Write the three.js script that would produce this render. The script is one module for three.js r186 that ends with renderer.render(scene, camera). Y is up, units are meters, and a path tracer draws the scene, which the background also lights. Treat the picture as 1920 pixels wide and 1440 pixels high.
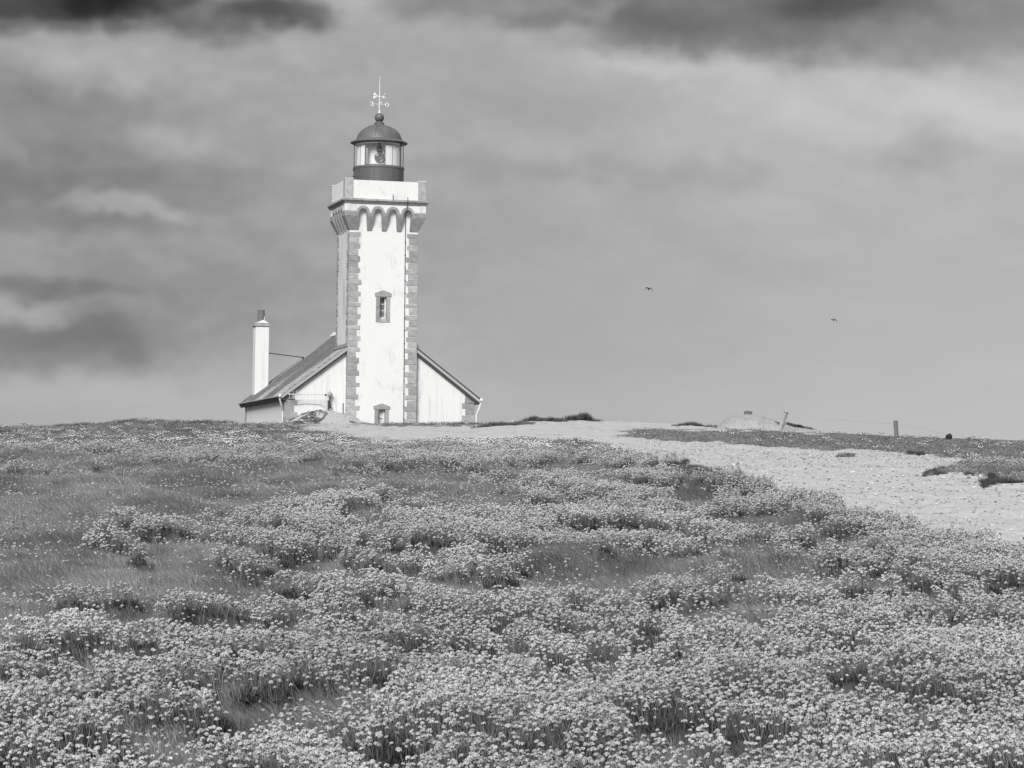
import * as THREE from 'three';
import { mergeGeometries } from 'three/addons/utils/BufferGeometryUtils.js';
import { ConvexGeometry } from 'three/addons/geometries/ConvexGeometry.js';
import { TextGeometry } from 'three/addons/geometries/TextGeometry.js';
import { FontLoader } from 'three/addons/loaders/FontLoader.js';

// ---------------------------------------------------------------- camera, exposure
const scene = new THREE.Scene();
const FOCAL = 5000, ROLL = THREE.MathUtils.degToRad(0.63), EYE = 1.6, HORIZON = 940;
const camera = new THREE.PerspectiveCamera(2 * Math.atan(720 / FOCAL) * 180 / Math.PI, 4 / 3, 0.5, 6000);
camera.position.set(0, EYE, 0);
camera.rotation.order = 'YXZ';
camera.rotation.set(Math.atan(220 / FOCAL), 0, ROLL);
scene.add(camera);
const renderer = new THREE.WebGLRenderer({ antialias: true });
renderer.setSize(1024, 768);
renderer.toneMapping = THREE.LinearToneMapping;
renderer.toneMappingExposure = 1;
renderer.shadowMap.enabled = true;
renderer.shadowMap.type = THREE.PCFSoftShadowMap;

// ---------------------------------------------------------------- random and noise
function rng(seed) { let a = seed >>> 0; return () => { a = (a + 0x6d2b79f5) | 0; let t = Math.imul(a ^ (a >>> 15), 1 | a); t = (t + Math.imul(t ^ (t >>> 7), 61 | t)) ^ t; return ((t ^ (t >>> 14)) >>> 0) / 4294967296; }; }
const PERM = new Uint8Array(512), GX = new Float32Array(256), GY = new Float32Array(256);
{ const r = rng(77); const p = [...Array(256).keys()]; for (let i = 255; i > 0; i--) { const j = Math.floor(r() * (i + 1)); [p[i], p[j]] = [p[j], p[i]]; }
  for (let i = 0; i < 512; i++) PERM[i] = p[i & 255]; for (let i = 0; i < 256; i++) { const a = r() * 6.2832; GX[i] = Math.cos(a); GY[i] = Math.sin(a); } }
function noise(x, y, period = 256) {
  const ix = Math.floor(x), iy = Math.floor(y), fx = x - ix, fy = y - iy;
  const m = (n) => ((n % period) + period) % period & 255;
  const x0 = m(ix), x1 = m(ix + 1), y0 = m(iy), y1 = m(iy + 1);
  const u = fx * fx * fx * (fx * (fx * 6 - 15) + 10), v = fy * fy * fy * (fy * (fy * 6 - 15) + 10);
  const h = (a, b, dx, dy) => { const k = PERM[PERM[a] + b]; return GX[k] * dx + GY[k] * dy; };
  const a = h(x0, y0, fx, fy), b = h(x1, y0, fx - 1, fy), c = h(x0, y1, fx, fy - 1), d = h(x1, y1, fx - 1, fy - 1);
  return 1.5 * (a + u * (b - a) + v * (c - a + u * (a - b - c + d)));
}
function fbm(x, y, oct = 4, gain = 0.5) { let s = 0, a = 1, t = 0; for (let i = 0; i < oct; i++) { s += a * noise(x, y); t += a; a *= gain; x = x * 2.03 + 17.3; y = y * 2.03 + 9.1; } return s / t * 1.4; }
const clamp = THREE.MathUtils.clamp, lerp = THREE.MathUtils.lerp;
const sm = (a, b, x) => { const t = clamp((x - a) / (b - a), 0, 1); return t * t * (3 - 2 * t); };
const toLin = (s) => { s /= 255; return s <= 0.04045 ? s / 12.92 : Math.pow((s + 0.055) / 1.055, 2.4); };

// ---------------------------------------------------------------- sky: broken grey overcast, and the veiled sun
const level = (px, py) => { const x = px - 960, y = py - 720, c = Math.cos(ROLL), s = Math.sin(ROLL); return [960 + x * c + y * s, 720 + y * c - x * s]; };
// cloud banks: azimuth and elevation in units of 1/5000 rad (x from 960 left of -z, y down from 940 at the horizon), half-widths, brightness step, edge softness
const CLOUDS = [
  [40, -4, 260, 80, -84, 0.32], [225, 12, 120, 46, -42, 0.6], [420, 38, 150, 44, -50, 0.45], [520, 30, 95, 26, -28, 0.5], [330, 30, 70, 16, 16, 0.8],
  [655, 0, 70, 22, 14, 0.9], [860, 8, 110, 36, -34, 0.6], [1005, 40, 60, 18, -22, 0.7], [960, 12, 60, 14, 12, 0.9], [1340, -4, 330, 96, -52, 0.45], [1250, 62, 110, 34, -16, 0.7],
  [1800, 4, 280, 106, -38, 0.6], [1600, 40, 120, 40, -16, 0.8], [1470, 92, 90, 20, -18, 0.8], [1650, 110, 220, 18, -14, 0.9], [1240, 118, 150, 16, 14, 0.9], [1120, 22, 36, 18, 18, 0.8],
  [1430, 190, 260, 60, 8, 1], [1650, 215, 220, 60, 9, 1], [1880, 245, 130, 50, 9, 1], [1330, 335, 90, 26, -12, 0.9], [1720, 290, 80, 26, -15, 0.9],
  [1030, 318, 180, 18, -10, 0.9], [1100, 205, 220, 30, -8, 1],
  [80, 350, 260, 56, -30, 0.9], [225, 393, 105, 17, 26, 0.5], [180, 430, 150, 20, -14, 0.8], [0, 180, 150, 30, -20, 0.9], [220, 215, 140, 28, -16, 0.9],
  [60, 258, 120, 30, -14, 0.9], [190, 142, 100, 30, 12, 0.9], [300, 275, 60, 22, 8, 0.9], [10, 290, 34, 20, 12, 0.7],
  [60, 550, 160, 15, -26, 0.8], [45, 592, 62, 22, 20, 0.7], [110, 652, 200, 52, -33, 0.6], [300, 600, 220, 70, -14, 1], [420, 470, 320, 130, -10, 1], [200, 735, 420, 45, 8, 1], [1150, 600, 300, 130, -4, 1],
].map(([px, py, ...r]) => [...level(px, py), ...r]);
function skyShade(X, Y, az, up) {
  const wx = X + 74 * fbm(X / 150 + 3, Y / 95, 4, 0.6), wy = Y + 30 * fbm(X / 140 + 40, Y / 85 + 9, 5, 0.6) + 5 * fbm(X / 48 + 8, Y / 40 + 2, 2);
  let s = 171 + 8 * sm(430, 800, Y) + 10 * sm(800, 1750, X) * sm(2400, 1900, X) - 7 * sm(700, 0, X) * sm(-900, -300, X);
  const far = sm(200, 700, Math.abs(X - 960) - 960);
  if (X > -700 && X < 2600 && Y > -350) for (const [cx, cy, rx, ry, amp, soft] of CLOUDS) {
    const dx = (wx - cx) / rx, dy = (wy - cy) / ry, q = dx * dx + dy * dy;
    if (q < 4) s += amp * (1 - sm(1 - soft, 1 + soft, Math.sqrt(q) * (0.62 + 0.38 / (0.6 + soft))));
  }
  const billow = Math.abs(fbm(X / 210 + 11, Y / 105 + 5, 5, 0.6));
  const calm = sm(650, 1050, X) * sm(2100, 1900, X), along = X * 0.93 + Y * 0.36, across = Y * 0.93 - X * 0.36;
  s += lerp(18, 5, calm) * (billow - 0.28) * sm(860, 560, Y) + 7 * calm * fbm(along / 380 + 4, across / 85, 4, 0.55) * sm(620, 330, Y) + 3.5 * fbm(X / 75, Y / 55 + 3, 3, 0.6) * sm(700, 300, Y) + lerp(6, 3, calm) * fbm(X / 330 + 1, Y / 120 + 31, 4, 0.6);
  if (far > 0) s += far * (26 * fbm(az * 5 + 2, up * 22 + 7, 4) - 4);      // the same kind of banks all round
  // the low dark cloud sheet that begins at the top of the picture, then thinner and brighter cloud towards the zenith
  const sheet = sm(0.215, 0.27, up + 0.02 * fbm(az * 6 + 1, up * 10, 3));
  const high = sm(0.36, 0.8, up);
  s = lerp(s, 132 + 26 * fbm(az * 4 + 8, up * 12 + 3, 4), sheet);
  return lerp(s, 214 + 14 * fbm(az * 3, up * 5, 3), high);
}
{
  const W = 4096, H = 2048, data = new Float32Array(W * H * 4);
  for (let row = 0; row < H; row++) {
    const up = ((row + 0.5) / H - 0.5) * Math.PI;
    for (let col = 0; col < W; col++) {
      let v = 0.3;
      if (up > -0.01) {
        const round = ((col + 0.5) / W - 0.5) * 2 * Math.PI;                // atan2(z, x)
        let az = Math.atan2(Math.cos(round), -Math.sin(round));             // 0 at -z, towards +x
        const k = Math.cos(up);
        v = toLin(skyShade(960 + az * 5000, HORIZON - up * 5000, az * Math.sqrt(k), up));
      }
      const i = (row * W + col) * 4; data[i] = data[i + 1] = data[i + 2] = v; data[i + 3] = 1;
    }
  }
  const sky = new THREE.DataTexture(data, W, H, THREE.RGBAFormat, THREE.FloatType);
  sky.mapping = THREE.EquirectangularReflectionMapping; sky.magFilter = sky.minFilter = THREE.LinearFilter; sky.needsUpdate = true;
  scene.background = sky; scene.environment = sky;
}
const sun = new THREE.DirectionalLight(new THREE.Color().setRGB(1, 0.995, 0.985), 3.5);
{ const az = THREE.MathUtils.degToRad(-14), el = THREE.MathUtils.degToRad(33);
  sun.position.set(Math.sin(az) * Math.cos(el) * 200, Math.sin(el) * 200, Math.cos(az) * Math.cos(el) * 200 - 70);
  sun.target.position.set(0, 0, -70); }
sun.castShadow = true; sun.shadow.radius = 44; sun.shadow.mapSize.set(4096, 4096);
Object.assign(sun.shadow.camera, { left: -70, right: 70, top: 80, bottom: -80, near: 1, far: 500 });
scene.add(sun, sun.target);

// ---------------------------------------------------------------- textures and materials
function tex(n, f, srgb = true, metres = 1, wide = n) {
  const d = new Uint8Array(wide * n * 4);
  for (let y = 0; y < n; y++) for (let x = 0; x < wide; x++) {
    let v = clamp(f(x / wide, y / n), 0, 1); if (srgb) v = v <= 0.0031308 ? v * 12.92 : 1.055 * Math.pow(v, 1 / 2.4) - 0.055;
    const i = (y * wide + x) * 4; d[i] = d[i + 1] = d[i + 2] = Math.round(v * 255); d[i + 3] = 255;
  }
  const t = new THREE.DataTexture(d, wide, n); t.wrapS = t.wrapT = THREE.RepeatWrapping; t.magFilter = THREE.LinearFilter; t.minFilter = THREE.LinearMipmapLinearFilter; t.generateMipmaps = true;
  if (srgb) t.colorSpace = THREE.SRGBColorSpace; t.repeat.set(1 / metres, 1 / metres); t.needsUpdate = true; return t;
}
const pn = (u, v, fx, fy, oct = 4, gain = 0.55) => { let s = 0, a = 1, t = 0; for (let i = 0; i < oct; i++) { const px = fx << i, py = fy << i; const ix = u * px + i * 0, iy = v * py; s += a * noiseP(ix, iy, px, py, i * 31); t += a; a *= gain; } return s / t * 1.4; };
function noiseP(x, y, px, py, off) {
  const ix = Math.floor(x), iy = Math.floor(y), fx = x - ix, fy = y - iy, u = fx * fx * (3 - 2 * fx), v = fy * fy * (3 - 2 * fy);
  const h = (a, b, dx, dy) => { const k = PERM[PERM[((a % px) + off) & 255] + ((b % py) & 255)]; return GX[k] * dx + GY[k] * dy; };
  const a = h(ix, iy, fx, fy), b = h(ix + 1, iy, fx - 1, fy), c = h(ix, iy + 1, fx, fy - 1), d = h(ix + 1, iy + 1, fx - 1, fy - 1);
  return 1.5 * (a + u * (b - a) + v * (c - a + u * (a - b - c + d)));
}
const bumpGrain = tex(256, (u, v) => 0.5 + 0.35 * pn(u, v, 24, 24, 4, 0.7), false, 1.2);
// limewash: rain streaks, patches of algae and grit
const washFront = tex(512, (u, v) => { const st = pn(u, v, 30, 3, 4, 0.6), pa = pn(u, v, 5, 4, 5), gr = pn(u, v, 90, 90, 2); return 0.81 - 0.2 * sm(0.0, 0.9, st) * sm(-0.2, 0.6, pa) - 0.12 * sm(0.05, 0.8, pa) + 0.03 * gr; }, true, 5);
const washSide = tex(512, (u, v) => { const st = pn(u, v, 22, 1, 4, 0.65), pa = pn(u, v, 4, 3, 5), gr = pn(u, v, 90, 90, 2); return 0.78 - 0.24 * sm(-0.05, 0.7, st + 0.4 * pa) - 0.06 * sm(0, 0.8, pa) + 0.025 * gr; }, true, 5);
const washHouse = tex(512, (u, v) => { const st = pn(u, v, 26, 2, 4, 0.6), pa = pn(u, v, 6, 5, 5), gr = pn(u, v, 90, 90, 2); return 0.82 - 0.12 * sm(0.1, 0.9, st + 0.3 * pa) - 0.03 * sm(0.1, 0.8, pa) + 0.02 * gr; }, true, 5);
const stoneTex = tex(512, (u, v) => { const pa = pn(u, v, 7, 7, 5), gr = pn(u, v, 70, 70, 3, 0.8), li = pn(u + 0.3, v + 0.6, 16, 16, 4); return 0.39 + 0.10 * pa + 0.08 * gr - 0.10 * sm(0.25, 0.7, li) + 0.08 * sm(0.35, 0.8, -li); }, true, 1.6);
const metalTex = tex(256, (u, v) => 0.13 + 0.02 * pn(u, v, 6, 3, 5) + 0.012 * pn(u, v, 30, 4, 3) + 0.03 * sm(0.35, 0.9, pn(u, v, 12, 9, 4)), true, 2);
const slateTex = tex(256, (u, v) => 0.5 + 0.18 * pn(u, v, 10, 10, 5) + 0.1 * pn(u, v, 60, 14, 3), true, 1);
const std = (c, rough, o = {}) => new THREE.MeshStandardMaterial({ color: new THREE.Color().setRGB(c, c, c), roughness: rough, ...o });
const M = {
  washFront: std(1, 0.9, { map: washFront, bumpMap: bumpGrain, bumpScale: 0.006 }),
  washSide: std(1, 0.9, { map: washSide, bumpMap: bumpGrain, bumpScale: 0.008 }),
  washHouse: std(1, 0.9, { map: washHouse, bumpMap: bumpGrain, bumpScale: 0.006 }),
  stones: [0.8, 0.93, 1.06, 1.16, 0.98].map((k) => std(k, 0.92, { map: stoneTex, bumpMap: bumpGrain, bumpScale: 0.012 })),
  darkStone: std(0.6, 0.92, { map: stoneTex, bumpMap: bumpGrain, bumpScale: 0.014 }),
  lantern: std(1, 0.48, { map: metalTex }),
  darkMetal: std(0.06, 0.5),
  white: std(0.8, 0.45),
  whiteOld: std(0.72, 0.8, { bumpMap: bumpGrain, bumpScale: 0.004 }),
  bar: std(0.05, 0.6),
  glass: new THREE.MeshPhysicalMaterial({ color: 0xffffff, roughness: 0.02, transmission: 1, thickness: 0, ior: 1.22 }),
  curtain: std(0.82, 0.9), blind: std(0.42, 0.9),
  lens: new THREE.MeshPhysicalMaterial({ color: new THREE.Color().setRGB(0.24, 0.24, 0.24), roughness: 0.2, metalness: 0.1, clearcoat: 1 }),
  slate: std(1, 0.75, { map: slateTex, bumpMap: bumpGrain, bumpScale: 0.004 }),
  board: std(0.42, 0.8, { bumpMap: bumpGrain, bumpScale: 0.004 }), darkBoard: std(0.085, 0.8),
  clay: std(0.17, 0.85, { bumpMap: bumpGrain, bumpScale: 0.01 }),
};

// ---------------------------------------------------------------- scene helpers
const used = new Map();
function numbered(n) { const k = used.get(n) ?? 0; used.set(n, k + 1); return k ? `${n}_${String(k).padStart(3, '0')}` : n; }
function shadows(o) { o.traverse((m) => { if (m.isMesh) { m.castShadow = m.receiveShadow = true; } }); return o; }
function tag(o, label, category, group, kind) { if (label) o.userData.label = label; if (category) o.userData.category = category; if (group) o.userData.group = group; if (kind) o.userData.kind = kind; return o; }
function thing(name, label, category, pos = [0, 0, 0], turn = 0, group) { const g = new THREE.Group(); g.name = numbered(name); g.position.set(...pos); g.rotation.y = turn; scene.add(g); return tag(g, label, category, group); }
function part(parent, name, geo, mat, label) {
  const gs = (Array.isArray(geo) ? geo : [geo]).map((g) => (g.index ? g.toNonIndexed() : g));
  for (const g of gs) for (const k of Object.keys(g.attributes)) if (!['position', 'normal', 'uv'].includes(k)) g.deleteAttribute(k);
  const m = new THREE.Mesh(gs.length > 1 ? mergeGeometries(gs) : gs[0], mat); m.name = name; m.castShadow = m.receiveShadow = true;
  if (label) m.userData.label = label; parent.add(m); return m;
}
function group(parent, name) { const g = new THREE.Group(); g.name = name; parent.add(g); return g; }
function boxUV(g) {   // uv in metres by the way each face points
  g = g.index ? g.toNonIndexed() : g; g.computeVertexNormals(); const p = g.attributes.position, n = g.attributes.normal, uv = new Float32Array(p.count * 2);
  for (let i = 0; i < p.count; i++) { const ax = Math.abs(n.getX(i)), ay = Math.abs(n.getY(i)), az = Math.abs(n.getZ(i));
    const [u, v] = ay > ax && ay > az ? [p.getX(i), p.getZ(i)] : ax > az ? [p.getZ(i) + 0.37, p.getY(i)] : [p.getX(i), p.getY(i)]; uv[i * 2] = u; uv[i * 2 + 1] = v; }
  g.setAttribute('uv', new THREE.BufferAttribute(uv, 2)); return g;
}
const box = (x0, x1, y0, y1, z0, z1) => boxUV(new THREE.BoxGeometry(x1 - x0, y1 - y0, z1 - z0).translate((x0 + x1) / 2, (y0 + y1) / 2, (z0 + z1) / 2));
function hull(pts) { return boxUV(new ConvexGeometry(pts.map((p) => new THREE.Vector3(...p)))); }
function block(x0, x1, y0, y1, z0, z1, c, jit = 0, r) {     // box with chamfered edges
  const pts = []; const j = () => (jit ? (r() - 0.5) * jit : 0);
  for (const sx of [0, 1]) for (const sy of [0, 1]) for (const sz of [0, 1]) { const dx = j(), dy = j(), dz = j();
    for (const a of [0, 1, 2]) pts.push([(sx ? x1 : x0) + dx + (a !== 0 ? (sx ? -c : c) : 0), (sy ? y1 : y0) + dy + (a !== 1 ? (sy ? -c : c) : 0), (sz ? z1 : z0) + dz + (a !== 2 ? (sz ? -c : c) : 0)]); }
  return hull(pts);
}
const tube = (pts, r, n = 6, seg = 0) => new THREE.TubeGeometry(new THREE.CatmullRomCurve3(pts.map((p) => new THREE.Vector3(...p)), false, 'catmullrom', 0.1), seg || Math.max(1, (pts.length - 1) * 4), r, n);
function rod(a, b, r, n = 6, r2 = r) { const A = new THREE.Vector3(...a), B = new THREE.Vector3(...b), d = B.clone().sub(A), g = new THREE.CylinderGeometry(r2, r, d.length(), n); g.applyQuaternion(new THREE.Quaternion().setFromUnitVectors(new THREE.Vector3(0, 1, 0), d.normalize())); g.translate((A.x + B.x) / 2, (A.y + B.y) / 2, (A.z + B.z) / 2); return g; }
function prism(outline, z0, z1, holes = []) { const s = new THREE.Shape(outline.map((p) => new THREE.Vector2(...p))); for (const h of holes) s.holes.push(new THREE.Path(h.map((p) => new THREE.Vector2(...p)))); return boxUV(new THREE.ExtrudeGeometry(s, { depth: z1 - z0, bevelEnabled: false, curveSegments: 10 }).translate(0, 0, z0)); }

// ---------------------------------------------------------------- terrain: heights along the view depth d = -z, for bearings u = 960 + 5000 x / d
const DN = [0.5, 8, 11, 15, 20, 25, 30, 36, 42, 50, 60, 72, 85, 100, 139];
const HN = [-1.58, -1.30, -1.10, -0.90, -0.61, -0.29, 0.03, 0.40, 0.73];     // metres above the eye for the nodes up to 42 m
const UN = [-300, 0, 100, 180, 260, 330, 450, 600, 750, 900, 1000, 1100, 1200, 1300, 1400, 1500, 1600, 1700, 1800, 1920, 2300];
const VN = [  // rows of the land at 50, 60, 72, 85, 100, 139 m, as slopes in 1/5000 below 940
  [845, 836, 828, 822, 816.5, 818], [843, 832, 824, 819, 816, 818], [843, 832, 825, 820, 817, 818], [840, 830, 821, 815, 810, 812], [838, 827, 816, 808, 801.5, 803], [838, 827, 817, 810, 803.5, 805],
  [836, 825, 815, 809, 804, 800], [836, 825, 815, 808, 803, 795], [836, 825, 815, 808, 803, 795.5], [836, 825, 814, 805, 799, 794], [838, 826, 812, 799, 788, 785], [840, 828, 811, 799, 786.5, 788],
  [838, 823, 804, 799, 790, 795], [838, 826, 803, 798, 790, 796], [840, 830, 803, 800, 796, 801], [843, 834, 805, 803, 802, 807], [846, 837, 808, 807.5, 808.5, 814], [848, 838, 811, 811.5, 813.5, 821], [850, 840, 813.5, 814.5, 818, 826], [852, 841, 816, 817.5, 821, 831], [855, 843, 820, 823, 828, 842],
];
const slopeAt = (d, v) => (HORIZON - v) / FOCAL * d;
function hNode(k, u) {
  if (k < 9) return HN[k];
  let i = 0; while (i < UN.length - 2 && u > UN[i + 1]) i++;
  const t = clamp((u - UN[i]) / (UN[i + 1] - UN[i]), 0, 1), s = t * t * (3 - 2 * t) * 0.6 + t * 0.4;
  return slopeAt(DN[k], lerp(VN[i][k - 9], VN[i + 1][k - 9], s));
}
function baseH(x, z) {
  const d = -z; if (d < 0.5) return EYE + HN[0] - 0.02 * Math.min(20, 0.5 - d) * 0;
  const u = clamp(960 + FOCAL * x / d, -300, 2300);
  if (d >= 139) { const h = hNode(14, u); return EYE + Math.max(-22, h - 0.0 * (d - 139) - 0.03 * Math.max(0, d - 165) - 0.0002 * Math.max(0, d - 165) ** 2); }
  let k = 0; while (d > DN[k + 1]) k++;
  const t = (d - DN[k]) / (DN[k + 1] - DN[k]), m = (a, b) => (hNode(b, u) - hNode(a, u)) / (DN[b] - DN[a]);
  const h0 = hNode(k, u), h1 = hNode(k + 1, u), L = DN[k + 1] - DN[k];
  const m0 = k > 0 ? m(k - 1, k + 1) : m(k, k + 1), m1 = k < 13 ? m(k, k + 2) : m(k, k + 1);
  const t2 = t * t, t3 = t2 * t;
  return EYE + (2 * t3 - 3 * t2 + 1) * h0 + (t3 - 2 * t2 + t) * L * m0 + (-2 * t3 + 3 * t2) * h1 + (t3 - t2) * L * m1;
}
const uv = (x, z) => { const d = Math.max(0.5, -z); return [960 + FOCAL * x / d, HORIZON - (baseH(x, z) - EYE) / d * FOCAL]; };
// where the sight line of a bearing and slope meets the land
function landAt(px, py) { const [u, v] = level(px, py); let lo = 8, hi = 8; for (let d = 8; d < 150; d += 0.25) { if (HORIZON - (baseH((u - 960) / FOCAL * d, -d) - EYE) / d * FOCAL <= v) { hi = d; break; } lo = hi = d; }
  for (let i = 0; i < 20; i++) { const m = (lo + hi) / 2; if (HORIZON - (baseH((u - 960) / FOCAL * m, -m) - EYE) / m * FOCAL <= v) hi = m; else lo = m; }
  const d = hi; return [(u - 960) / FOCAL * d, -d]; }
function poly(list) { return list.map(([x, y]) => level(x, y)); }
function sdf(P, x, y, ky) {   // signed distance, inside positive, rows stretched by ky
  let d = 1e9, inside = false;
  for (let i = 0, j = P.length - 1; i < P.length; j = i++) {
    const ax = P[j][0], ay = P[j][1] * ky, bx = P[i][0], by = P[i][1] * ky, qy = y * ky;
    const ex = bx - ax, ey = by - ay, t = clamp(((x - ax) * ex + (qy - ay) * ey) / (ex * ex + ey * ey + 1e-9), 0, 1);
    d = Math.min(d, Math.hypot(x - ax - t * ex, qy - ay - t * ey));
    if ((ay > qy) !== (by > qy) && x < (bx - ax) * (qy - ay) / (by - ay) + ax) inside = !inside;
  }
  return inside ? d : -d;
}
const PATH = poly([[3700, 1500], [2300, 1140], [2050, 1072], [1920, 1034], [1860, 1016], [1790, 1000], [1700, 976], [1600, 960], [1545, 946], [1480, 928], [1395, 910], [1388, 898], [1350, 880], [1290, 874], [1238, 878], [1196, 862], [1168, 842], [1146, 828], [1100, 822], [1020, 820], [930, 823], [860, 824], [800, 822], [735, 822], [690, 820], [640, 812], [585, 808], [545, 800], [640, 791], [700, 797], [800, 799], [885, 797], [930, 789], [975, 780], [1040, 774], [1110, 770], [1160, 760], [1560, 760], [3700, 800], [3700, 1080], [2300, 930]]);
const BANK = poly([[1166, 812], [1186, 803], [1290, 803], [1400, 805.5], [1550, 809], [1600, 770], [3700, 780], [3700, 880], [1920, 862], [1850, 855], [1780, 853], [1700, 843], [1600, 838], [1500, 833], [1400, 828], [1290, 822], [1210, 818]]);
const ROOTS = poly([[1728, 876], [1775, 866], [1830, 854], [1900, 846], [2700, 850], [2700, 925], [1960, 905], [1905, 893], [1850, 884], [1800, 880], [1760, 879]]);
const LOBE = poly([[1215, 884], [1290, 876], [1345, 881], [1384, 896], [1396, 916], [1380, 924], [1300, 920], [1240, 906]]);
function pathMask(x, z, u, v) {   // about 1 on bare sand, 0 on turf, 0.5 along the edge
  const ky = 4; let s = Math.min(sdf(PATH, u, v, ky), -sdf(BANK, u, v, ky), 10 - sdf(ROOTS, u, v, ky));
  s += (v < 850 && u > 1150 ? 26 : 13) * fbm(x * 0.9, z * 0.5, 4) + 5 * fbm(x * 4, z * 2.6, 2) - (u < 720 && u > 520 ? -9 - 34 * fbm(x * 1.1 + 4, z * 0.8, 4) : 0);
  return clamp(0.5 + s / 36, 0, 1);
}
const BIAS_Y = [1440, 1300, 1150, 1050, 980, 920, 870, 830, 800], BIAS_X = [0, 300, 600, 900, 1200, 1500, 1920];
const BIAS = [[0.12, 0.12, 0.11, 0.18, 0.17, 0.14, 0.15], [0.1, 0.1, 0.11, 0.17, 0.16, 0.13, 0.13], [-0.15, -0.07, 0.07, 0.12, 0.1, 0.07, 0.12], [-0.27, -0.16, 0.02, 0.11, 0.07, 0.03, 0.11], [-0.26, -0.2, -0.07, 0.08, 0.12, 0.12, 0.15], [-0.27, -0.26, -0.15, -0.05, 0.13, 0.15, 0.16], [-0.17, -0.2, -0.16, 0.0, 0.03, 0.08, 0], [-0.12, -0.16, -0.12, 0.04, -0.14, -0.4, -0.4], [-0.12, -0.14, -0.15, -0.1, -0.3, -0.45, -0.42]];
function bias(u, v) {
  let i = 0; while (i < 7 && v < BIAS_Y[i + 1]) i++; let j = 0; while (j < 5 && u > BIAS_X[j + 1]) j++;
  const t = clamp((BIAS_Y[i] - v) / (BIAS_Y[i] - BIAS_Y[i + 1]), 0, 1), s = clamp((u - BIAS_X[j]) / (BIAS_X[j + 1] - BIAS_X[j]), 0, 1);
  return lerp(lerp(BIAS[i][j], BIAS[i][j + 1], s), lerp(BIAS[i + 1][j], BIAS[i + 1][j + 1], s), t);
}
// grassy hollows (negative) and flower beds (positive) that stand out in the turf
const BEDS = [[1110, 1068, 120, 26, -0.9], [930, 1112, 110, 16, -0.7], [1000, 1112, 40, 14, -0.8], [890, 930, 70, 12, -0.9], [820, 900, 90, 22, -0.5], [1040, 880, 110, 14, -0.5], [225, 1248, 80, 20, -0.8], [590, 1335, 75, 28, -0.8], [360, 1392, 130, 26, -0.8],
  [720, 1335, 60, 16, -0.5], [1240, 1398, 60, 20, -0.7], [1765, 1340, 80, 20, -0.7], [1620, 1290, 90, 16, -0.6], [1570, 1035, 60, 16, -0.7], [1430, 985, 70, 16, -0.7], [1380, 1110, 70, 14, -0.4], [700, 1145, 60, 12, -0.4], [820, 1040, 60, 8, -0.5], [60, 1140, 90, 24, -0.5], [100, 1040, 90, 18, -0.7],
  [330, 1040, 50, 12, -0.7], [420, 1090, 60, 12, -0.3], [150, 960, 220, 20, -0.5], [470, 900, 180, 20, -0.4], [560, 1190, 60, 10, -0.4], [1130, 1290, 120, 12, -0.35], [1500, 1265, 160, 12, -0.4], [1310, 1160, 40, 12, -0.3], [150, 1350, 60, 16, -0.3], [480, 1190, 40, 12, -0.4],
  [600, 960, 130, 18, 0.35], [180, 1010, 90, 12, 0.45], [400, 860, 220, 12, 0.35], [850, 865, 200, 12, 0.25], [1250, 910, 120, 8, 0.3], [1480, 950, 120, 16, 0.2], [1060, 905, 50, 10, 0.4], [1210, 872, 26, 8, 0.6], [380, 1140, 70, 14, 0.3], [1750, 1060, 160, 30, 0.25], [1800, 1420, 160, 20, 0.2], [280, 985, 60, 8, 0.25]].map(([x, y, ...r]) => [...level(x, y), ...r]);
function cover(x, z, u, v) {
  let b = bias(u, v);
  for (const [cx, cy, rx, ry, w] of BEDS) { const q = ((u - cx) / rx) ** 2 + ((v - cy) / ry) ** 2; if (q < 3) b += w * Math.exp(-q * 1.3) * 0.8; }
  const n = 0.36 * fbm(x * 1.15 + 5, z * 0.8 + 2, 3) + 0.17 * fbm(x * 3.1, z * 2.3, 2) + 0.2 * fbm(x * 0.26 + 9, z * 0.22, 2);
  const e1 = fbm(x * 0.95 + 31, z * 0.75 + 12, 3) / 0.075, e2 = fbm(x * 1.7 + 71, z * 1.5 + 2, 2) / 0.07;
  return sm(-0.10, 0.11, n + b - 0.28 * Math.exp(-e1 * e1) - 0.18 * Math.exp(-e2 * e2));
}
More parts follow.
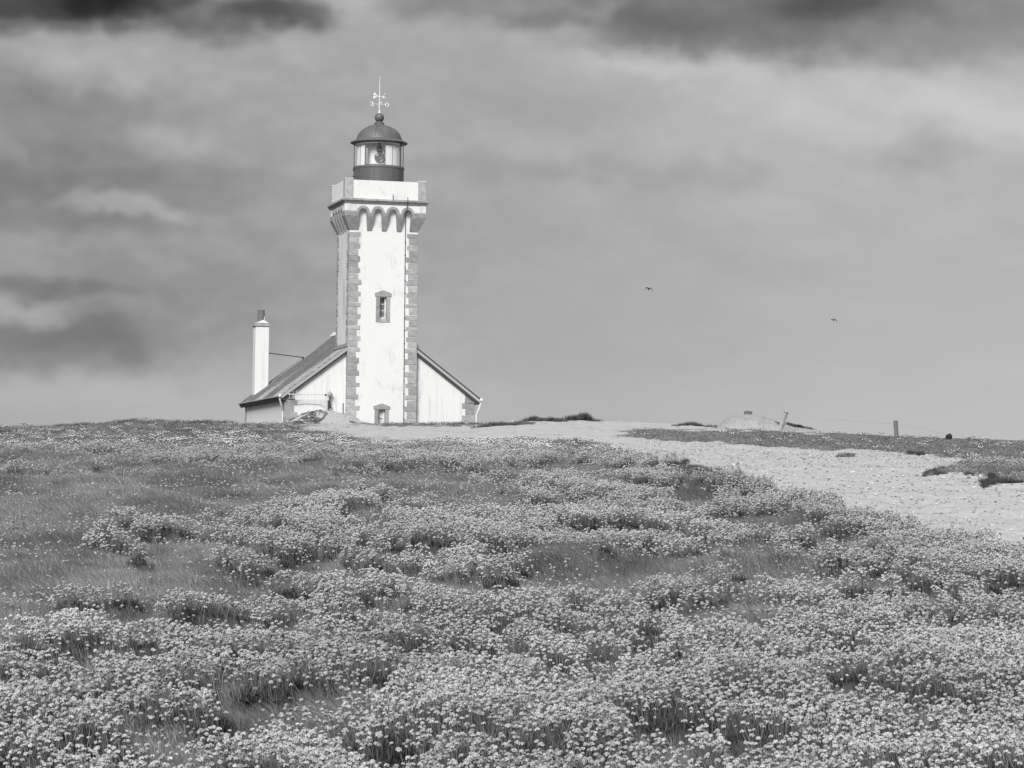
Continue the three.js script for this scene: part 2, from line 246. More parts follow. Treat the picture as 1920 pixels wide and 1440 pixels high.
function land(x, z) {   // everything one may ask of a place on the land
  const [u, v] = uv(x, z), d = Math.max(0.5, -z), pm = d < 8 ? 0 : pathMask(x, z, u, v);
  const f = d < 6 ? 0.5 : cover(x, z, u, v) * (1 - sm(0.36, 0.5, pm)) * (u > 1150 && v < 846 && d > 48 ? 0.08 : u > 1650 && v < 905 ? 0.2 : 1) * (sdf(LOBE, u, v, 4) > 0 ? 0.02 : 1);
  const fade = lerp(1, 0.45, sm(20, 60, d)) * sm(150, 110, d);
  const turf = 1 - sm(0.3, 0.56, pm);
  let h = baseH(x, z) + turf * (lerp(0.07, 0.02, sm(35, 60, d)) + fade * (0.15 * f + 0.1 * fbm(x * 0.9, z * 0.7, 3) + 0.02 * fbm(x * 4, z * 4, 2))) + (1 - turf) * (0.07 * fbm(x * 0.7, z * 0.5, 4) + 0.035 * fbm(x * 2.6, z * 1.8, 3));
  h += turf * (0.11 * fbm(x * 0.2 + 3, z * 0.36 + 1, 3) * sm(9, 16, d) * sm(60, 40, d) + 0.26 * fbm(x * 0.2 + 6, z * 0.12, 3) * sm(58, 88, d) * sm(1150, 950, u) * (1 - 0.8 * sm(400, 470, u) * sm(940, 880, u)) * sm(150, 120, d));
  // the heights above are those of the plants' tops: the soil lies lower. Then turf and rubble thrown up before the cottage
  const lobe = d > 20 && d < 48 ? sm(-16, 12, sdf(LOBE, u, v, 4)) : 0; h -= lerp(lerp(0.27, 0.22, sm(11, 40, d)), 0.1, sm(45, 75, d)) * (1 - 0.35 * (1 - turf)) * (1 - 0.55 * lobe);
  const mu = (u - 596) / 48, md = (d - 131) / 3.2; h += 0.68 * Math.exp(-mu * mu - md * md) * (1 + 0.35 * fbm(x * 1.6, z * 1.6, 4)) + 0.28 * Math.exp(-(((u - 650) / 30) ** 2) - md * md);
  return { h, u, v, d, pm, f, turf };
}

// ---------------------------------------------------------------- ground and path sheets
const colorNoise = tex(512, (u, v) => 0.5 + 0.22 * pn(u, v, 8, 8, 5, 0.7) + 0.2 * pn(u, v, 64, 64, 3, 0.8), true, 1.5);
const sandTex = tex(1024, (u, v) => { const g = pn(u, v, 40, 40, 4, 0.85), p = pn(u, v, 7, 7, 4, 0.6), s = pn(u + 0.2, v + 0.7, 110, 110, 2, 0.6); return 0.49 + 0.07 * p + 0.12 * g + 0.25 * sm(0.55, 0.9, s) - 0.25 * sm(0.45, 0.9, -s); }, true, 2.2);
const sandBump = tex(512, (u, v) => 0.5 + 0.4 * pn(u, v, 30, 30, 4, 0.8), false, 1.6);
M.turf = std(1, 1, { map: colorNoise, vertexColors: true, bumpMap: bumpGrain, bumpScale: 0.03 });
M.gravel = std(0.78, 0.97, { map: sandTex, bumpMap: sandBump, bumpScale: 0.05 });
M.sand = std(1, 0.97, { map: sandTex, bumpMap: sandBump, bumpScale: 0.02 });
const rowsD = [0.6, 2, 4, 6]; for (let d = 8; d < 148; d *= 1.0058) rowsD.push(d); for (let d = 150; d < 4000; d *= 1.12) rowsD.push(d);
const colsA = []; { const fine = THREE.MathUtils.degToRad(23); for (let a = -1.35; a < -fine; a += 0.07) colsA.push(a); for (let i = 0; i <= 540; i++) colsA.push(-fine + 2 * fine * i / 540); for (let a = fine + 0.05; a <= 1.36; a += 0.07) colsA.push(a); }
{
  const nc = colsA.length, back = [[-400], [-60], [-12], [-3]].map((r) => r[0]);
  const rows = [...back, ...rowsD], nr = rows.length;
  const pos = [], uvs = [], col = [], ps = [], keep = new Float32Array(nr * nc);
  for (let r = 0; r < nr; r++) for (let c = 0; c < nc; c++) {
    const d = rows[r], w = Math.tan(colsA[c]), x = w * Math.max(Math.abs(d), 3), z = -d;
    const fineCol = d > 7 && d < 150 && Math.abs(colsA[c]) < 0.402;
    const L = fineCol ? land(x, z) : { h: baseH(x, z), pm: 0, f: 0.3, turf: 1 };
    pos.push(x, L.h, z); uvs.push(x, z);
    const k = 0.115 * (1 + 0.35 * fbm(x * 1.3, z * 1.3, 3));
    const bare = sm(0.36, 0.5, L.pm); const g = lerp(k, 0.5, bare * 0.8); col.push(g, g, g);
    ps.push(x, L.h + (L.pm > 0.2 ? 0.0 : -0.05) + 0.13 * (clamp(L.pm, 0.2, 0.75) - 0.5), z); keep[r * nc + c] = L.pm;
  }
  const idx = [], pidx = [];
  for (let r = 0; r < nr - 1; r++) for (let c = 0; c < nc - 1; c++) { const a = r * nc + c, b = a + 1, e = a + nc, f = e + 1; idx.push(a, b, f, a, f, e); if (Math.max(keep[a], keep[b], keep[e], keep[f]) > 0.3) pidx.push(a, b, f, a, f, e); }
  const make = (p, index, name, mat, label) => { const g = new THREE.BufferGeometry(); g.setAttribute('position', new THREE.Float32BufferAttribute(p, 3)); g.setAttribute('uv', new THREE.Float32BufferAttribute(uvs, 2)); if (mat.vertexColors) g.setAttribute('color', new THREE.Float32BufferAttribute(col, 3)); g.setIndex(index); g.computeVertexNormals(); const m = new THREE.Mesh(g, mat); m.name = name; m.receiveShadow = m.castShadow = true; scene.add(m); return tag(m, label, name, null, 'structure'); };
  make(pos, idx, 'ground', M.turf, 'rough turf slope rising from the flowers to the lighthouse');
  make(ps, pidx, 'path', M.sand, 'pale bare sandy path curving up towards the lighthouse');
}
// ---------------------------------------------------------------- lighthouse (its own axes: x along the front, z out of the front wall, y from the front footing)
const SITE = [-6.788, 5.414, -139], TURN = THREE.MathUtils.degToRad(15.3);
const font = await new FontLoader().loadAsync('fonts/droid/droid_serif_bold.typeface.json');
{
  const R = rng(5), D = 3.15, HW = 1.82, ZC = -D / 2;
  const L = thing('lighthouse', 'tall square whitewashed lighthouse tower with dark domed lantern', 'lighthouse', SITE, TURN);
  const batter = (g) => { const p = g.attributes.position; for (let i = 0; i < p.count; i++) { const y = p.getY(i), k = y < 10.2 ? 1 + 0.012 * (1 - y / 10.2) : 1; p.setX(i, p.getX(i) * k); p.setZ(i, ZC + (p.getZ(i) - ZC) * k); } g.computeVertexNormals(); return g; };
  const openings = [[-0.17, 0.2, 5.64, 6.8], [-0.17, 0.21, 0.0, 0.92]];
  const ring = ([a, b, c, d]) => [[a, c], [a, d], [b, d], [b, c]];
  part(L, 'tower_wall', batter(prism([[-HW, -1.5], [HW, -1.5], [HW, 11.6], [-HW, 11.6]], -0.45, 0, openings.map(ring))), M.washFront, 'bright whitewashed front wall');
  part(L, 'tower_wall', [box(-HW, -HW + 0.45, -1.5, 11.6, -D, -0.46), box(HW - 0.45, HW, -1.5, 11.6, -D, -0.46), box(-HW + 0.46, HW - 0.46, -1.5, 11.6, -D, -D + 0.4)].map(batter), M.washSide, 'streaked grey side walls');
  // quoins: toothed corner blocks, one mesh each
  let y = -0.75, k = 0;
  while (y < 10.1) {
    const wide = k % 2, hgt = (wide ? 0.265 : 0.335) + (R() - 0.5) * 0.07, y1 = Math.min(y + hgt, 10.24);
    for (const [sx, sz] of [[-1, 1], [1, 1], [-1, -1], [1, -1]]) {
      const a = (wide ? 0.62 : 0.46) + (R() - 0.5) * 0.1, b = (wide ? 0.42 : 0.56) + (R() - 0.5) * 0.08, e = 0.018 + R() * 0.012;
      const x0 = sx < 0 ? -HW - e : HW - a, z0 = sz > 0 ? -b : -D - e;
      part(L, 'quoin', batter(block(x0, x0 + a + e, y + 0.006, y1 - 0.006, z0, z0 + b + e, 0.016, 0.02, R)), M.stones[Math.floor(R() * 5)]);
    }
    y = y1; k++;
  }
  // windows
  const win = (y0, y1, peak, bottom, panes, sill) => {
    const W = group(L, 'window');
    part(W, 'lintel', batter(prism([[-0.43, y1], [0.43, y1], [0.44, peak - 0.14], [0.06, peak], [-0.04, peak], [-0.44, peak - 0.14]], 0.002, 0.045)), M.stones[1]);
    part(W, 'jamb', [batter(block(-0.375, -0.17, bottom, (y0 + y1) / 2, -0.35, 0.028, 0.008)), batter(block(-0.372, -0.17, (y0 + y1) / 2 + 0.008, y1 - 0.004, -0.35, 0.034, 0.008))], M.stones[0]);
    part(W, 'jamb', [batter(block(0.2, 0.378, bottom, y0 + 0.42, -0.35, 0.03, 0.008)), batter(block(0.2, 0.382, y0 + 0.428, y1 - 0.004, -0.35, 0.025, 0.008))], M.stones[2]);
    if (sill) part(W, 'sill', batter(block(-0.168, 0.198, bottom, y0, -0.35, 0.04, 0.008)), M.stones[3]);
    const z = -0.22, x0 = -0.165, x1 = 0.195, t = 0.045, f = [box(x0, x0 + t, y0 + 0.002, y1, z - 0.03, z + 0.03), box(x1 - t - 0.02, x1, y0 + 0.002, y1, z - 0.03, z + 0.03), box(x0 + t, x1 - t - 0.02, y0 + 0.002, y0 + t * 2.2, z - 0.028, z + 0.028), box(x0 + t, x1 - t - 0.02, y1 - t, y1, z - 0.028, z + 0.028)];
    for (let i = 1; i < panes; i++) { const yy = lerp(y0 + 0.1, y1 - t, i / panes); f.push(box(x0 + t, x1 - t - 0.02, yy - 0.014, yy + 0.014, z - 0.02, z + 0.02)); }
    part(W, 'frame', f, M.white);
    for (let i = 0; i < panes; i++) { const a = lerp(y0 + 0.1, y1 - t, i / panes) + 0.015, b = lerp(y0 + 0.1, y1 - t, (i + 1) / panes) - 0.015; part(W, 'pane', box(x0 + t, x1 - t - 0.02, a, b, z - 0.004, z), M.glass); }
    part(W, 'blind', box(x0 - 0.1, x1 + 0.1, y0 - 0.1, y1 + 0.1, -0.47, -0.455), M.blind);
  };
  win(5.64, 6.8, 7.12, 5.46, 3, true); win(0.0, 0.92, 1.2, -0.4, 2, false);
  // machicolated head: arcade wall, arch rings, corbels on every side
  const side = (turn, len, out) => {   // local: a wall seen from outside, x along it, z = 0 at the tower face
    const half = len / 2, cor = 0.75, n = 4, pier = len > 4.1 ? 0.333 : 0.25, niche = (len - 1.5 - 3 * pier) / n, r = niche / 2, pts = [[-half, 11.13], [-half, 11.62], [half, 11.62], [half, 11.13]];
    const cx = []; for (let i = 0; i < n; i++) cx.push(-half + cor + r + i * (niche + pier));
    for (let i = n - 1; i >= 0; i--) { pts.push([cx[i] + r, 11.13]); for (let a = 1; a < 12; a++) pts.push([cx[i] + Math.cos(a / 12 * Math.PI) * r, 11.13 + Math.sin(a / 12 * Math.PI) * r]); pts.push([cx[i] - r, 11.13]); }
    const put = (g) => { g.translate(0, 0, out); g.rotateY(turn); g.translate(0, 0, ZC); g.computeVertexNormals(); return g; };
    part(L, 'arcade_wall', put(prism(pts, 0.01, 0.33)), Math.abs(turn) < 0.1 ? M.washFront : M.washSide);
    for (const c of cx) { const o = [], R2 = r + 0.135; for (let a = 0; a <= 14; a++) o.push([c + Math.cos(a / 14 * Math.PI) * R2, 11.13 + Math.sin(a / 14 * Math.PI) * R2]); for (let a = 14; a >= 0; a--) o.push([c + Math.cos(a / 14 * Math.PI) * r * 0.97, 11.13 + Math.sin(a / 14 * Math.PI) * r * 0.97]); part(L, 'arch_ring', put(prism(o, 0.2, 0.352)), M.stones[1]); }
    for (let i = 0; i < 3; i++) { const c = cx[i] + r + pier / 2, w = pier / 2, b = w * 0.68; part(L, 'corbel', put(hull([[c - w, 11.135, 0.005], [c + w, 11.135, 0.005], [c - w, 11.135, 0.352], [c + w, 11.135, 0.352], [c - w, 10.98, 0.352], [c + w, 10.98, 0.352], [c - b, 10.24, 0.005], [c + b, 10.24, 0.005], [c - b, 10.24, 0.06], [c + b, 10.24, 0.06]])), M.stones[0]); }
    // impost stones over the corner corbels
    for (const s of [-1, 1]) for (const [a, b] of [[half - 0.32, half + 0.012], [half - 0.745, half - 0.33]]) { const x0 = s < 0 ? -b : a, x1 = s < 0 ? -a : b; part(L, 'impost_stone', put(block(x0, x1, 11.135, 11.225, 0.1, 0.356, 0.006)), M.stones[2]); }
  };
  const OV = 0.35, fl = 2 * (HW + OV), sl = D + 2 * OV;
  side(0, fl, D / 2); side(-Math.PI / 2, sl, HW); side(Math.PI / 2, sl, HW); side(Math.PI, fl, D / 2);
  for (const sx of [-1, 1]) for (const sz of [-1, 1]) {
    const X = (v) => sx * v, Z = (v) => ZC + sz * v, h = D / 2, o = HW + OV + 0.004, q = h + OV + 0.004;
    part(L, 'corner_corbel', hull([[X(o), 11.13, Z(q)], [X(o - 0.75), 11.13, Z(q)], [X(o), 11.13, Z(q - 0.75)], [X(o - 0.75), 11.13, Z(q - 0.75)], [X(o), 10.96, Z(q)], [X(o - 0.75), 10.96, Z(q)], [X(o), 10.96, Z(q - 0.75)], [X(HW + 0.02), 10.235, Z(h + 0.02)], [X(HW - 0.46), 10.235, Z(h + 0.02)], [X(HW + 0.02), 10.235, Z(h - 0.46)], [X(HW - 0.46), 10.235, Z(h - 0.46)]]), M.stones[0]);
  }
  // cornice: moulded under-course and separate cap stones
  const ring4 = (x, z, y0, y1, t) => [box(-x, x, y0, y1, ZC + z - t, ZC + z), box(-x, x, y0, y1, ZC - z, ZC - z + t), box(-x, -x + t, y0, y1, ZC - z + t, ZC + z - t), box(x - t, x, y0, y1, ZC - z + t, ZC + z - t)];
  part(L, 'cornice', [...ring4(2.225, D / 2 + 0.405, 11.62, 11.68, 0.5), ...ring4(2.265, D / 2 + 0.445, 11.682, 11.735, 0.5)], M.darkStone);
  const cx = 2.32, cz = D / 2 + 0.5;
  const xs = [-cx, -1.25, -0.42, 0.38, 1.3, cx], zs = [-cz, -0.7, 0.5, cz];
  for (let i = 0; i < 5; i++) for (const s of [1, -1]) part(L, 'cornice_stone', block(xs[i] + 0.006, xs[i + 1] - 0.006, 11.737, 11.85 + R() * 0.012, s > 0 ? ZC + cz - 0.6 : ZC - cz, s > 0 ? ZC + cz : ZC - cz + 0.6, 0.014), M.stones[(i + 1) % 5]);
  for (let i = 0; i < 3; i++) for (const s of [1, -1]) part(L, 'cornice_stone', block(s > 0 ? cx - 0.6 : -cx, s > 0 ? cx : -cx + 0.6, 11.737, 11.85 + R() * 0.012, ZC + Math.max(zs[i], -cz + 0.61) + 0.006, ZC + Math.min(zs[i + 1], cz - 0.61) - 0.006, 0.014), M.stones[i]);
  part(L, 'gallery_floor', box(-1.75, 1.75, 11.61, 11.83, ZC - cz + 0.61, ZC + cz - 0.61), M.darkStone);
  // parapet and its corner pillars
  const px = 2.145, pz = D / 2 + 0.325;
  part(L, 'parapet', [box(-px + 0.3, px - 0.3, 11.84, 12.83, ZC + pz - 0.2, ZC + pz), box(-px + 0.3, px - 0.3, 11.84, 12.83, ZC - pz, ZC - pz + 0.2)], M.washFront);
  part(L, 'parapet', [box(-px, -px + 0.2, 11.84, 12.83, ZC - pz + 0.3, ZC + pz - 0.3), box(px - 0.2, px, 11.84, 12.83, ZC - pz + 0.3, ZC + pz - 0.3)], M.washHouse);
  for (const sx of [-1, 1]) for (const sz of [-1, 1]) { const x1 = 2.18, z1 = D / 2 + 0.36, t = 0.45; const a = sx < 0 ? -x1 : x1 - t, b = sz > 0 ? ZC + z1 - t : ZC - z1;
    const p = part(L, 'parapet_pillar', block(a, a + t, 11.835, 12.855, b, b + t, 0.02), M.stones[sx < 0 ? 3 : 2]); part(p, 'pillar_cap', block(a - 0.004, a + t + 0.004, 12.857, 12.9, b - 0.004, b + t + 0.004, 0.012), M.whiteOld); }
  part(L, 'lightning_spike', rod([0.38, 11.85, ZC + cz - 0.1], [0.38, 12.12, ZC + cz - 0.1], 0.018), M.bar);
  // lantern room
  const N = group(L, 'lantern_room'); const ZL = ZC + 0.1;
  const lathe = (pts, n = 56, a0 = 0, al = Math.PI * 2) => new THREE.LatheGeometry(pts.map((p) => new THREE.Vector2(...p)), n, a0, al).translate(0, 0, ZL);
  part(N, 'drum', lathe([[1.3, 11.8], [1.33, 11.8], [1.33, 12.05], [1.345, 12.06], [1.345, 12.12], [1.33, 12.13], [1.33, 13.6], [1.35, 13.61], [1.36, 13.66], [1.36, 13.74], [1.26, 13.745], [1.2, 13.75], [1.2, 11.8]]), M.lantern);
  for (let i = 0; i < 8; i++) { const a = i * Math.PI / 4; part(N, 'mullion', tube([[Math.sin(a) * 1.325, 13.74, ZL + Math.cos(a) * 1.325], [Math.sin(a) * 1.325, 14.96, ZL + Math.cos(a) * 1.325]], 0.028, 6, 1), M.lantern); }
  for (let i = 0; i < 8; i++) part(N, 'pane', lathe([[1.315, 13.75], [1.315, 14.955]], 8, i * Math.PI / 4 + 0.022, Math.PI / 4 - 0.044), M.glass);
  for (let i = 0; i < 8; i++) { const a = (i + 0.5) * Math.PI / 4; part(N, 'drum_seam', tube([[Math.sin(a) * 1.333, 12.13, ZL + Math.cos(a) * 1.333], [Math.sin(a) * 1.333, 13.6, ZL + Math.cos(a) * 1.333]], 0.009, 4, 1), M.darkMetal); }
  part(N, 'eave', lathe([[1.2, 14.955], [1.36, 14.95], [1.37, 15.0], [1.5, 15.01], [1.52, 15.03], [1.5, 15.06], [1.42, 15.1], [1.27, 15.17], [1.16, 15.19]]), M.lantern);
  { const pr = [[1.23, 15.175]]; for (let a = 0; a <= 14; a++) { const r = lerp(1.2, 0.3, a / 14); pr.push([r, 15.185 + 0.82 * Math.pow(1 - Math.pow(r / 1.21, 2.15), 0.56)]); } part(N, 'dome', lathe(pr, 64), M.lantern); }
  for (let i = 0; i < 8; i++) { const a = (i + 0.5) * Math.PI / 4, pp = []; for (let t = 0; t <= 8; t++) { const r = lerp(1.2, 0.32, t / 8), yy = 15.187 + 0.82 * Math.pow(1 - Math.pow(r / 1.21, 2.15), 0.56); pp.push([Math.sin(a) * r, yy, ZL + Math.cos(a) * r]); } part(N, 'dome_seam', tube(pp, 0.013, 4), M.darkMetal); }
  part(N, 'ceiling', lathe([[0.02, 14.99], [1.22, 14.955]]), M.curtain);
  part(N, 'vent_neck', lathe([[0.3, 15.93], [0.36, 15.95], [0.36, 15.985], [0.27, 16.0], [0.25, 16.06], [0.26, 16.075], [0.275, 16.09], [0.26, 16.11], [0.21, 16.12], [0.19, 16.18], [0.1, 16.2]], 32), M.lantern);
  part(N, 'vent_ball', new THREE.SphereGeometry(0.252, 32, 20).translate(0, 16.4, ZL), M.lantern);
  part(N, 'lantern_floor', lathe([[1.2, 13.7], [0.02, 13.72]]), M.curtain);
  for (const [a, w] of [[-1.56, 0.34], [-1.16, 0.34], [0.07, 0.36], [0.46, 0.26], [0.82, 0.3], [1.16, 0.4]]) part(N, 'curtain', lathe([[1.19, 13.76], [1.17, 14.8]], 10, a, w), M.curtain);
  part(N, 'optic_screen', [lathe([[0.66, 13.87], [0.66, 14.78]], 40, -1.25, 2.3)], M.curtain, 'white screen round the lens');
  { const la = -0.17, put = (g) => g.rotateX(0).translate(0, 0, 0.7).rotateY(la).translate(0, 14.2, ZL); part(N, 'lens', [put(new THREE.CylinderGeometry(0.27, 0.27, 0.06, 28).rotateX(Math.PI / 2)), ...[0.25, 0.19, 0.13, 0.06].map((r, k) => put(new THREE.TorusGeometry(r, 0.024, 6, 28).translate(0, 0, 0.03 + k * 0.008)))], M.lens);
    const box2 = block(-0.15, 0.13, 14.5, 14.78, 0.62, 0.78, 0.03); box2.rotateY(la).translate(0, 0, ZL); part(N, 'lamp_housing', [box2, rod([-0.1, 14.78, ZL + 0.6], [-0.1, 14.98, ZL + 0.6], 0.05)], std(0.16, 0.6)); }
  part(N, 'lens_table', lathe([[0.02, 13.86], [0.78, 13.86], [0.8, 13.84], [0.78, 13.82], [0.12, 13.78], [0.1, 13.6]], 32), M.board);
  part(N, 'handrail_bracket', [0.3, 1.0, 1.35].map((h) => rod([-1.32, 12.3 + h * 0.9, ZL + 0.1], [-1.42, 12.32 + h * 0.9, ZL + 0.14], 0.03)), M.bar);
  // weather vane with its points of the compass
  const V = group(L, 'weather_vane');
  part(V, 'vane_rod', [rod([0, 16.62, ZL], [0, 16.78, ZL], 0.075, 12, 0.035), rod([0, 16.76, ZL], [0, 17.6, ZL], 0.032, 10, 0.028), rod([0, 17.6, ZL], [0, 18.6, ZL], 0.026, 8, 0.012), new THREE.SphereGeometry(0.055, 12, 8).translate(0, 17.5, ZL)], M.white);
  part(V, 'compass_arm', [rod([-0.33, 17.12, ZL], [0.33, 17.12, ZL], 0.012), rod([0, 17.12, ZL - 0.33], [0, 17.12, ZL + 0.33], 0.012)], M.white);
  for (const [ch, x, z, turn] of [['E', -0.41, 0, Math.PI], ['O', 0.4, 0, 0], ['N', 0, 0.38, Math.PI / 2], ['S', 0, -0.38, Math.PI / 2]]) { const g = new TextGeometry(ch, { font, size: 0.22, depth: 0.028, curveSegments: 8 }); g.center(); g.rotateY(turn); g.translate(x, 17.12, ZL + z); part(V, 'letter', g, M.white); }
  { const t = new THREE.Matrix4().makeRotationZ(-0.13).setPosition(0, 17.53, ZL);
    part(V, 'vane_arrow', [rod([-0.14, 0, 0], [0.2, 0, 0], 0.016), hull([[0.16, 0.07, 0.008], [0.16, -0.07, 0.008], [0.16, 0.07, -0.008], [0.16, -0.07, -0.008], [0.34, 0, 0.004], [0.34, 0, -0.004]])].map((g) => g.applyMatrix4(t)), M.white);
    part(V, 'vane_tail', [hull([[-0.1, 0, 0.008], [-0.1, 0, -0.008], [-0.31, 0.19, 0.008], [-0.31, 0.19, -0.008], [-0.36, 0.03, 0.008], [-0.36, 0.03, -0.008]]), hull([[-0.1, -0.01, 0.008], [-0.1, -0.01, -0.008], [-0.31, -0.19, 0.008], [-0.31, -0.19, -0.008], [-0.36, -0.03, 0.008], [-0.36, -0.03, -0.008]])].map((g) => g.applyMatrix4(t)), M.white);
    part(V, 'vane_bob', [rod([0.19, 0.02, 0], [0.24, 0.14, 0], 0.01), new THREE.SphereGeometry(0.035, 8, 6).translate(0.245, 0.16, 0)].map((g) => g.applyMatrix4(t)), M.white); }
  // conductor cable with clips, from the lantern down the front
  const cable = [[1.02, 15.1, ZL + 1.08], [0.98, 14.9, ZL + 0.97], [0.97, 13.4, ZL + 0.95], [0.97, 12.0, ZL + 0.95]];
  part(L, 'conductor', tube(cable, 0.02, 5), M.bar);
  part(L, 'conductor', [tube([[1.14, 12.0, ZC + cz + 0.02], [1.14, 11.7, ZC + cz + 0.03], [1.14, 11.5, 0.37], [1.14, 11.3, 0.37], [1.15, 11.1, 0.05], [1.15, 10.2, 0.035], [1.16, 5.5, 0.035], [1.175, -0.6, 0.06]], 0.019, 5, 60), block(1.09, 1.2, 11.22, 11.36, 0.34, 0.42, 0.02)], M.bar, 'dark cable clipped down the front wall');
  for (let h = 0.4; h < 10.2; h += 0.66) part(L, 'cable_clip', block(1.12 + (10 - h) * 0.003, 1.18 + (10 - h) * 0.003, h, h + 0.05, 0.0, 0.06, 0.006), M.bar);
}
// ---------------------------------------------------------------- keepers' cottage around the foot of the tower
{
  const R = rng(9), H = thing('cottage', 'low white gabled cottage with slate roof around the tower foot', 'house', SITE, TURN);
  const ZF = -0.3, ZR = -12.4, X = 5.06, P = 0.751, roofY = (x) => 1.61 + P * (5.23 - Math.abs(x));
  const gable = [[-X, -1.6], [X, -1.6], [X, roofY(X) - 0.32], [0, roofY(0) - 0.32], [-X, roofY(X) - 0.32]];
  for (const z of [ZF - 0.4, ZR]) part(H, 'wall', prism(gable, z, z + 0.4), M.washHouse);
  for (const x of [-X, X - 0.4]) part(H, 'wall', box(x, x + 0.4, -1.6, roofY(X) - 0.36, ZR + 0.4, ZF - 0.4), M.washHouse);
  // corner stones
  for (const sx of [-1, 1]) for (const z of [ZF, ZR]) {
    let y = -0.9, k = 1; const q = z === ZF ? 1 : -1;
    while (y < 1.2) { const wide = k % 2, h = wide ? 0.31 : 0.33, a = wide ? 0.66 : 0.48, b = wide ? 0.36 : 0.52, e = 0.02; const x0 = sx < 0 ? -X - e : X - a, z0 = q > 0 ? z - b : z - e;
      part(H, 'quoin', block(x0, x0 + a + e, y + 0.005, y + h - 0.005, z0, z0 + b + e, 0.012, 0.01, R), M.stones[Math.floor(R() * 3)]); y += h; k++; }
    const x0 = sx < 0 ? -X - 0.06 : X - 0.52;
    part(H, 'kneeler_stone', [block(x0, x0 + 0.58, y + 0.004, y + 0.09, q > 0 ? z - 0.5 : z - 0.06, q > 0 ? z + 0.06 : z + 0.5, 0.015), hull([[sx * (X + 0.03), y + 0.09, z + q * 0.03], [sx * (X - 0.5), y + 0.09, z + q * 0.03], [sx * (X + 0.03), 1.47, z + q * 0.03], [sx * (X - 0.5), 1.86, z + q * 0.03], [sx * (X + 0.03), y + 0.09, z - q * 0.3], [sx * (X - 0.5), y + 0.09, z - q * 0.3], [sx * (X + 0.03), 1.47, z - q * 0.3], [sx * (X - 0.5), 1.86, z - q * 0.3]])], M.stones[0]);
  }
  // roof: boarded deck, verge boards, slates laid in courses
  const Z1 = -0.04, Z2 = ZR - 0.35, XE = 5.36;
  const deck = (s, xi, a, b) => { const o = [[s * XE, roofY(XE) - 0.16], [s * xi, roofY(xi) - 0.16], [s * xi, roofY(xi) - 0.03], [s * XE, roofY(XE) - 0.03]]; if (s > 0) o.reverse(); return prism(o, a, b); };
  const RF = part(H, 'roof', [-1, 1].flatMap((s) => [deck(s, 0.001, Z2 + 0.02, -3.2), deck(s, 1.85, -3.2, Z1 - 0.02)]), M.darkBoard);
  const slope = Math.atan(P), run = Math.hypot(XE, XE * P), courses = 36, ex = run / courses;
  const slateG = block(-0.5, 0.5, -0.5, 0.5, -0.5, 0.5, 0.02), mtx = [], cols = [], q = new THREE.Quaternion(), e = new THREE.Euler();
  for (const s of [-1, 1]) for (let c = 0; c < courses; c++) {
    const n = 42, w = (Z1 - Z2) / n;
    for (let i = 0; i < n + 1; i++) {
      const off = c % 2 ? 0.5 : 0; let z = Z1 - (i + off) * w; const ww = w * 0.97; if (z - ww < Z2 - 0.1 || (z - ww > -3.3 && XE - (c + 1.35) * ex * Math.cos(slope) < 1.84)) continue;
      const t = (c + 0.62) * ex, x = s * (XE + 0.05 - t * Math.cos(slope)), y = roofY(XE) + t * Math.sin(slope) - 0.04 + 0.002 * R();
      e.set((R() - 0.5) * 0.01, (R() - 0.5) * 0.012, s * -(slope - 0.035), 'ZYX'); q.setFromEuler(e);
      mtx.push(new THREE.Matrix4().compose(new THREE.Vector3(x, y, z - ww / 2), q, new THREE.Vector3(ex * 1.55, 0.016 + R() * 0.006, ww)));
      const li = fbm(z * 0.42 + t * 0.1 + s * 9, t * 0.14 + z * 0.05, 3), band = sm(-3.6, -0.8, z + 1.2 * fbm(t * 0.35, z * 0.8, 2)), patch = sm(0.0, 0.55, li + 0.25 * (R() - 0.5) + band * 0.75 - 0.12);
      let v = lerp(0.32, 0.85, patch) * (0.8 + 0.4 * R()); cols.push(v);
    }
  }
  const slates = new THREE.InstancedMesh(slateG, M.slate, mtx.length); slates.name = 'slates'; slates.userData.kind = 'stuff'; slates.castShadow = slates.receiveShadow = true;
  mtx.forEach((m, i) => { slates.setMatrixAt(i, m); slates.setColorAt(i, new THREE.Color().setRGB(cols[i], cols[i], cols[i])); }); RF.add(slates);
  for (const s of [-1, 1]) for (const [z, zz] of [[Z1, 1], [Z2, -1]]) {
    const bar = (x0, x1, dy0, dy1, a, b) => { const o = [[s * x0, roofY(x0) + dy0], [s * x1, roofY(x1) + dy0], [s * x1, roofY(x1) + dy1], [s * x0, roofY(x0) + dy1]]; if (s < 0) o.reverse(); return prism(o, Math.min(a, b), Math.max(a, b)); };
    const xi = zz > 0 ? 1.87 : 0, v = part(H, 'verge_board', bar(xi, 5.3, -0.21, -0.035, z - zz * 0.02, z + zz * 0.025), M.board); part(v, 'verge_moulding', bar(xi, 5.18, -0.33, -0.214, z - zz * 0.36, z - zz * 0.08), std(s > 0 ? 0.09 : 0.2, 0.85));
    if (s > 0) part(v, 'slate_edge', bar(xi, 5.36, -0.033, 0.045, z - zz * 0.25, z + zz * 0.05), std(0.06, 0.8)); part(v, 'soffit', bar(xi, 5.28, -0.205, -0.165, z - zz * 0.4, z - zz * 0.025), M.darkBoard);
  }
  part(H, 'ridge_cap', prism([[-0.26, roofY(0.26) + 0.05], [0, roofY(0) + 0.07], [0.26, roofY(0.26) + 0.05], [0.26, roofY(0.26) + 0.1], [0, roofY(0) + 0.14], [-0.26, roofY(0.26) + 0.1]], Z2 - 0.03, -3.25), M.whiteOld);
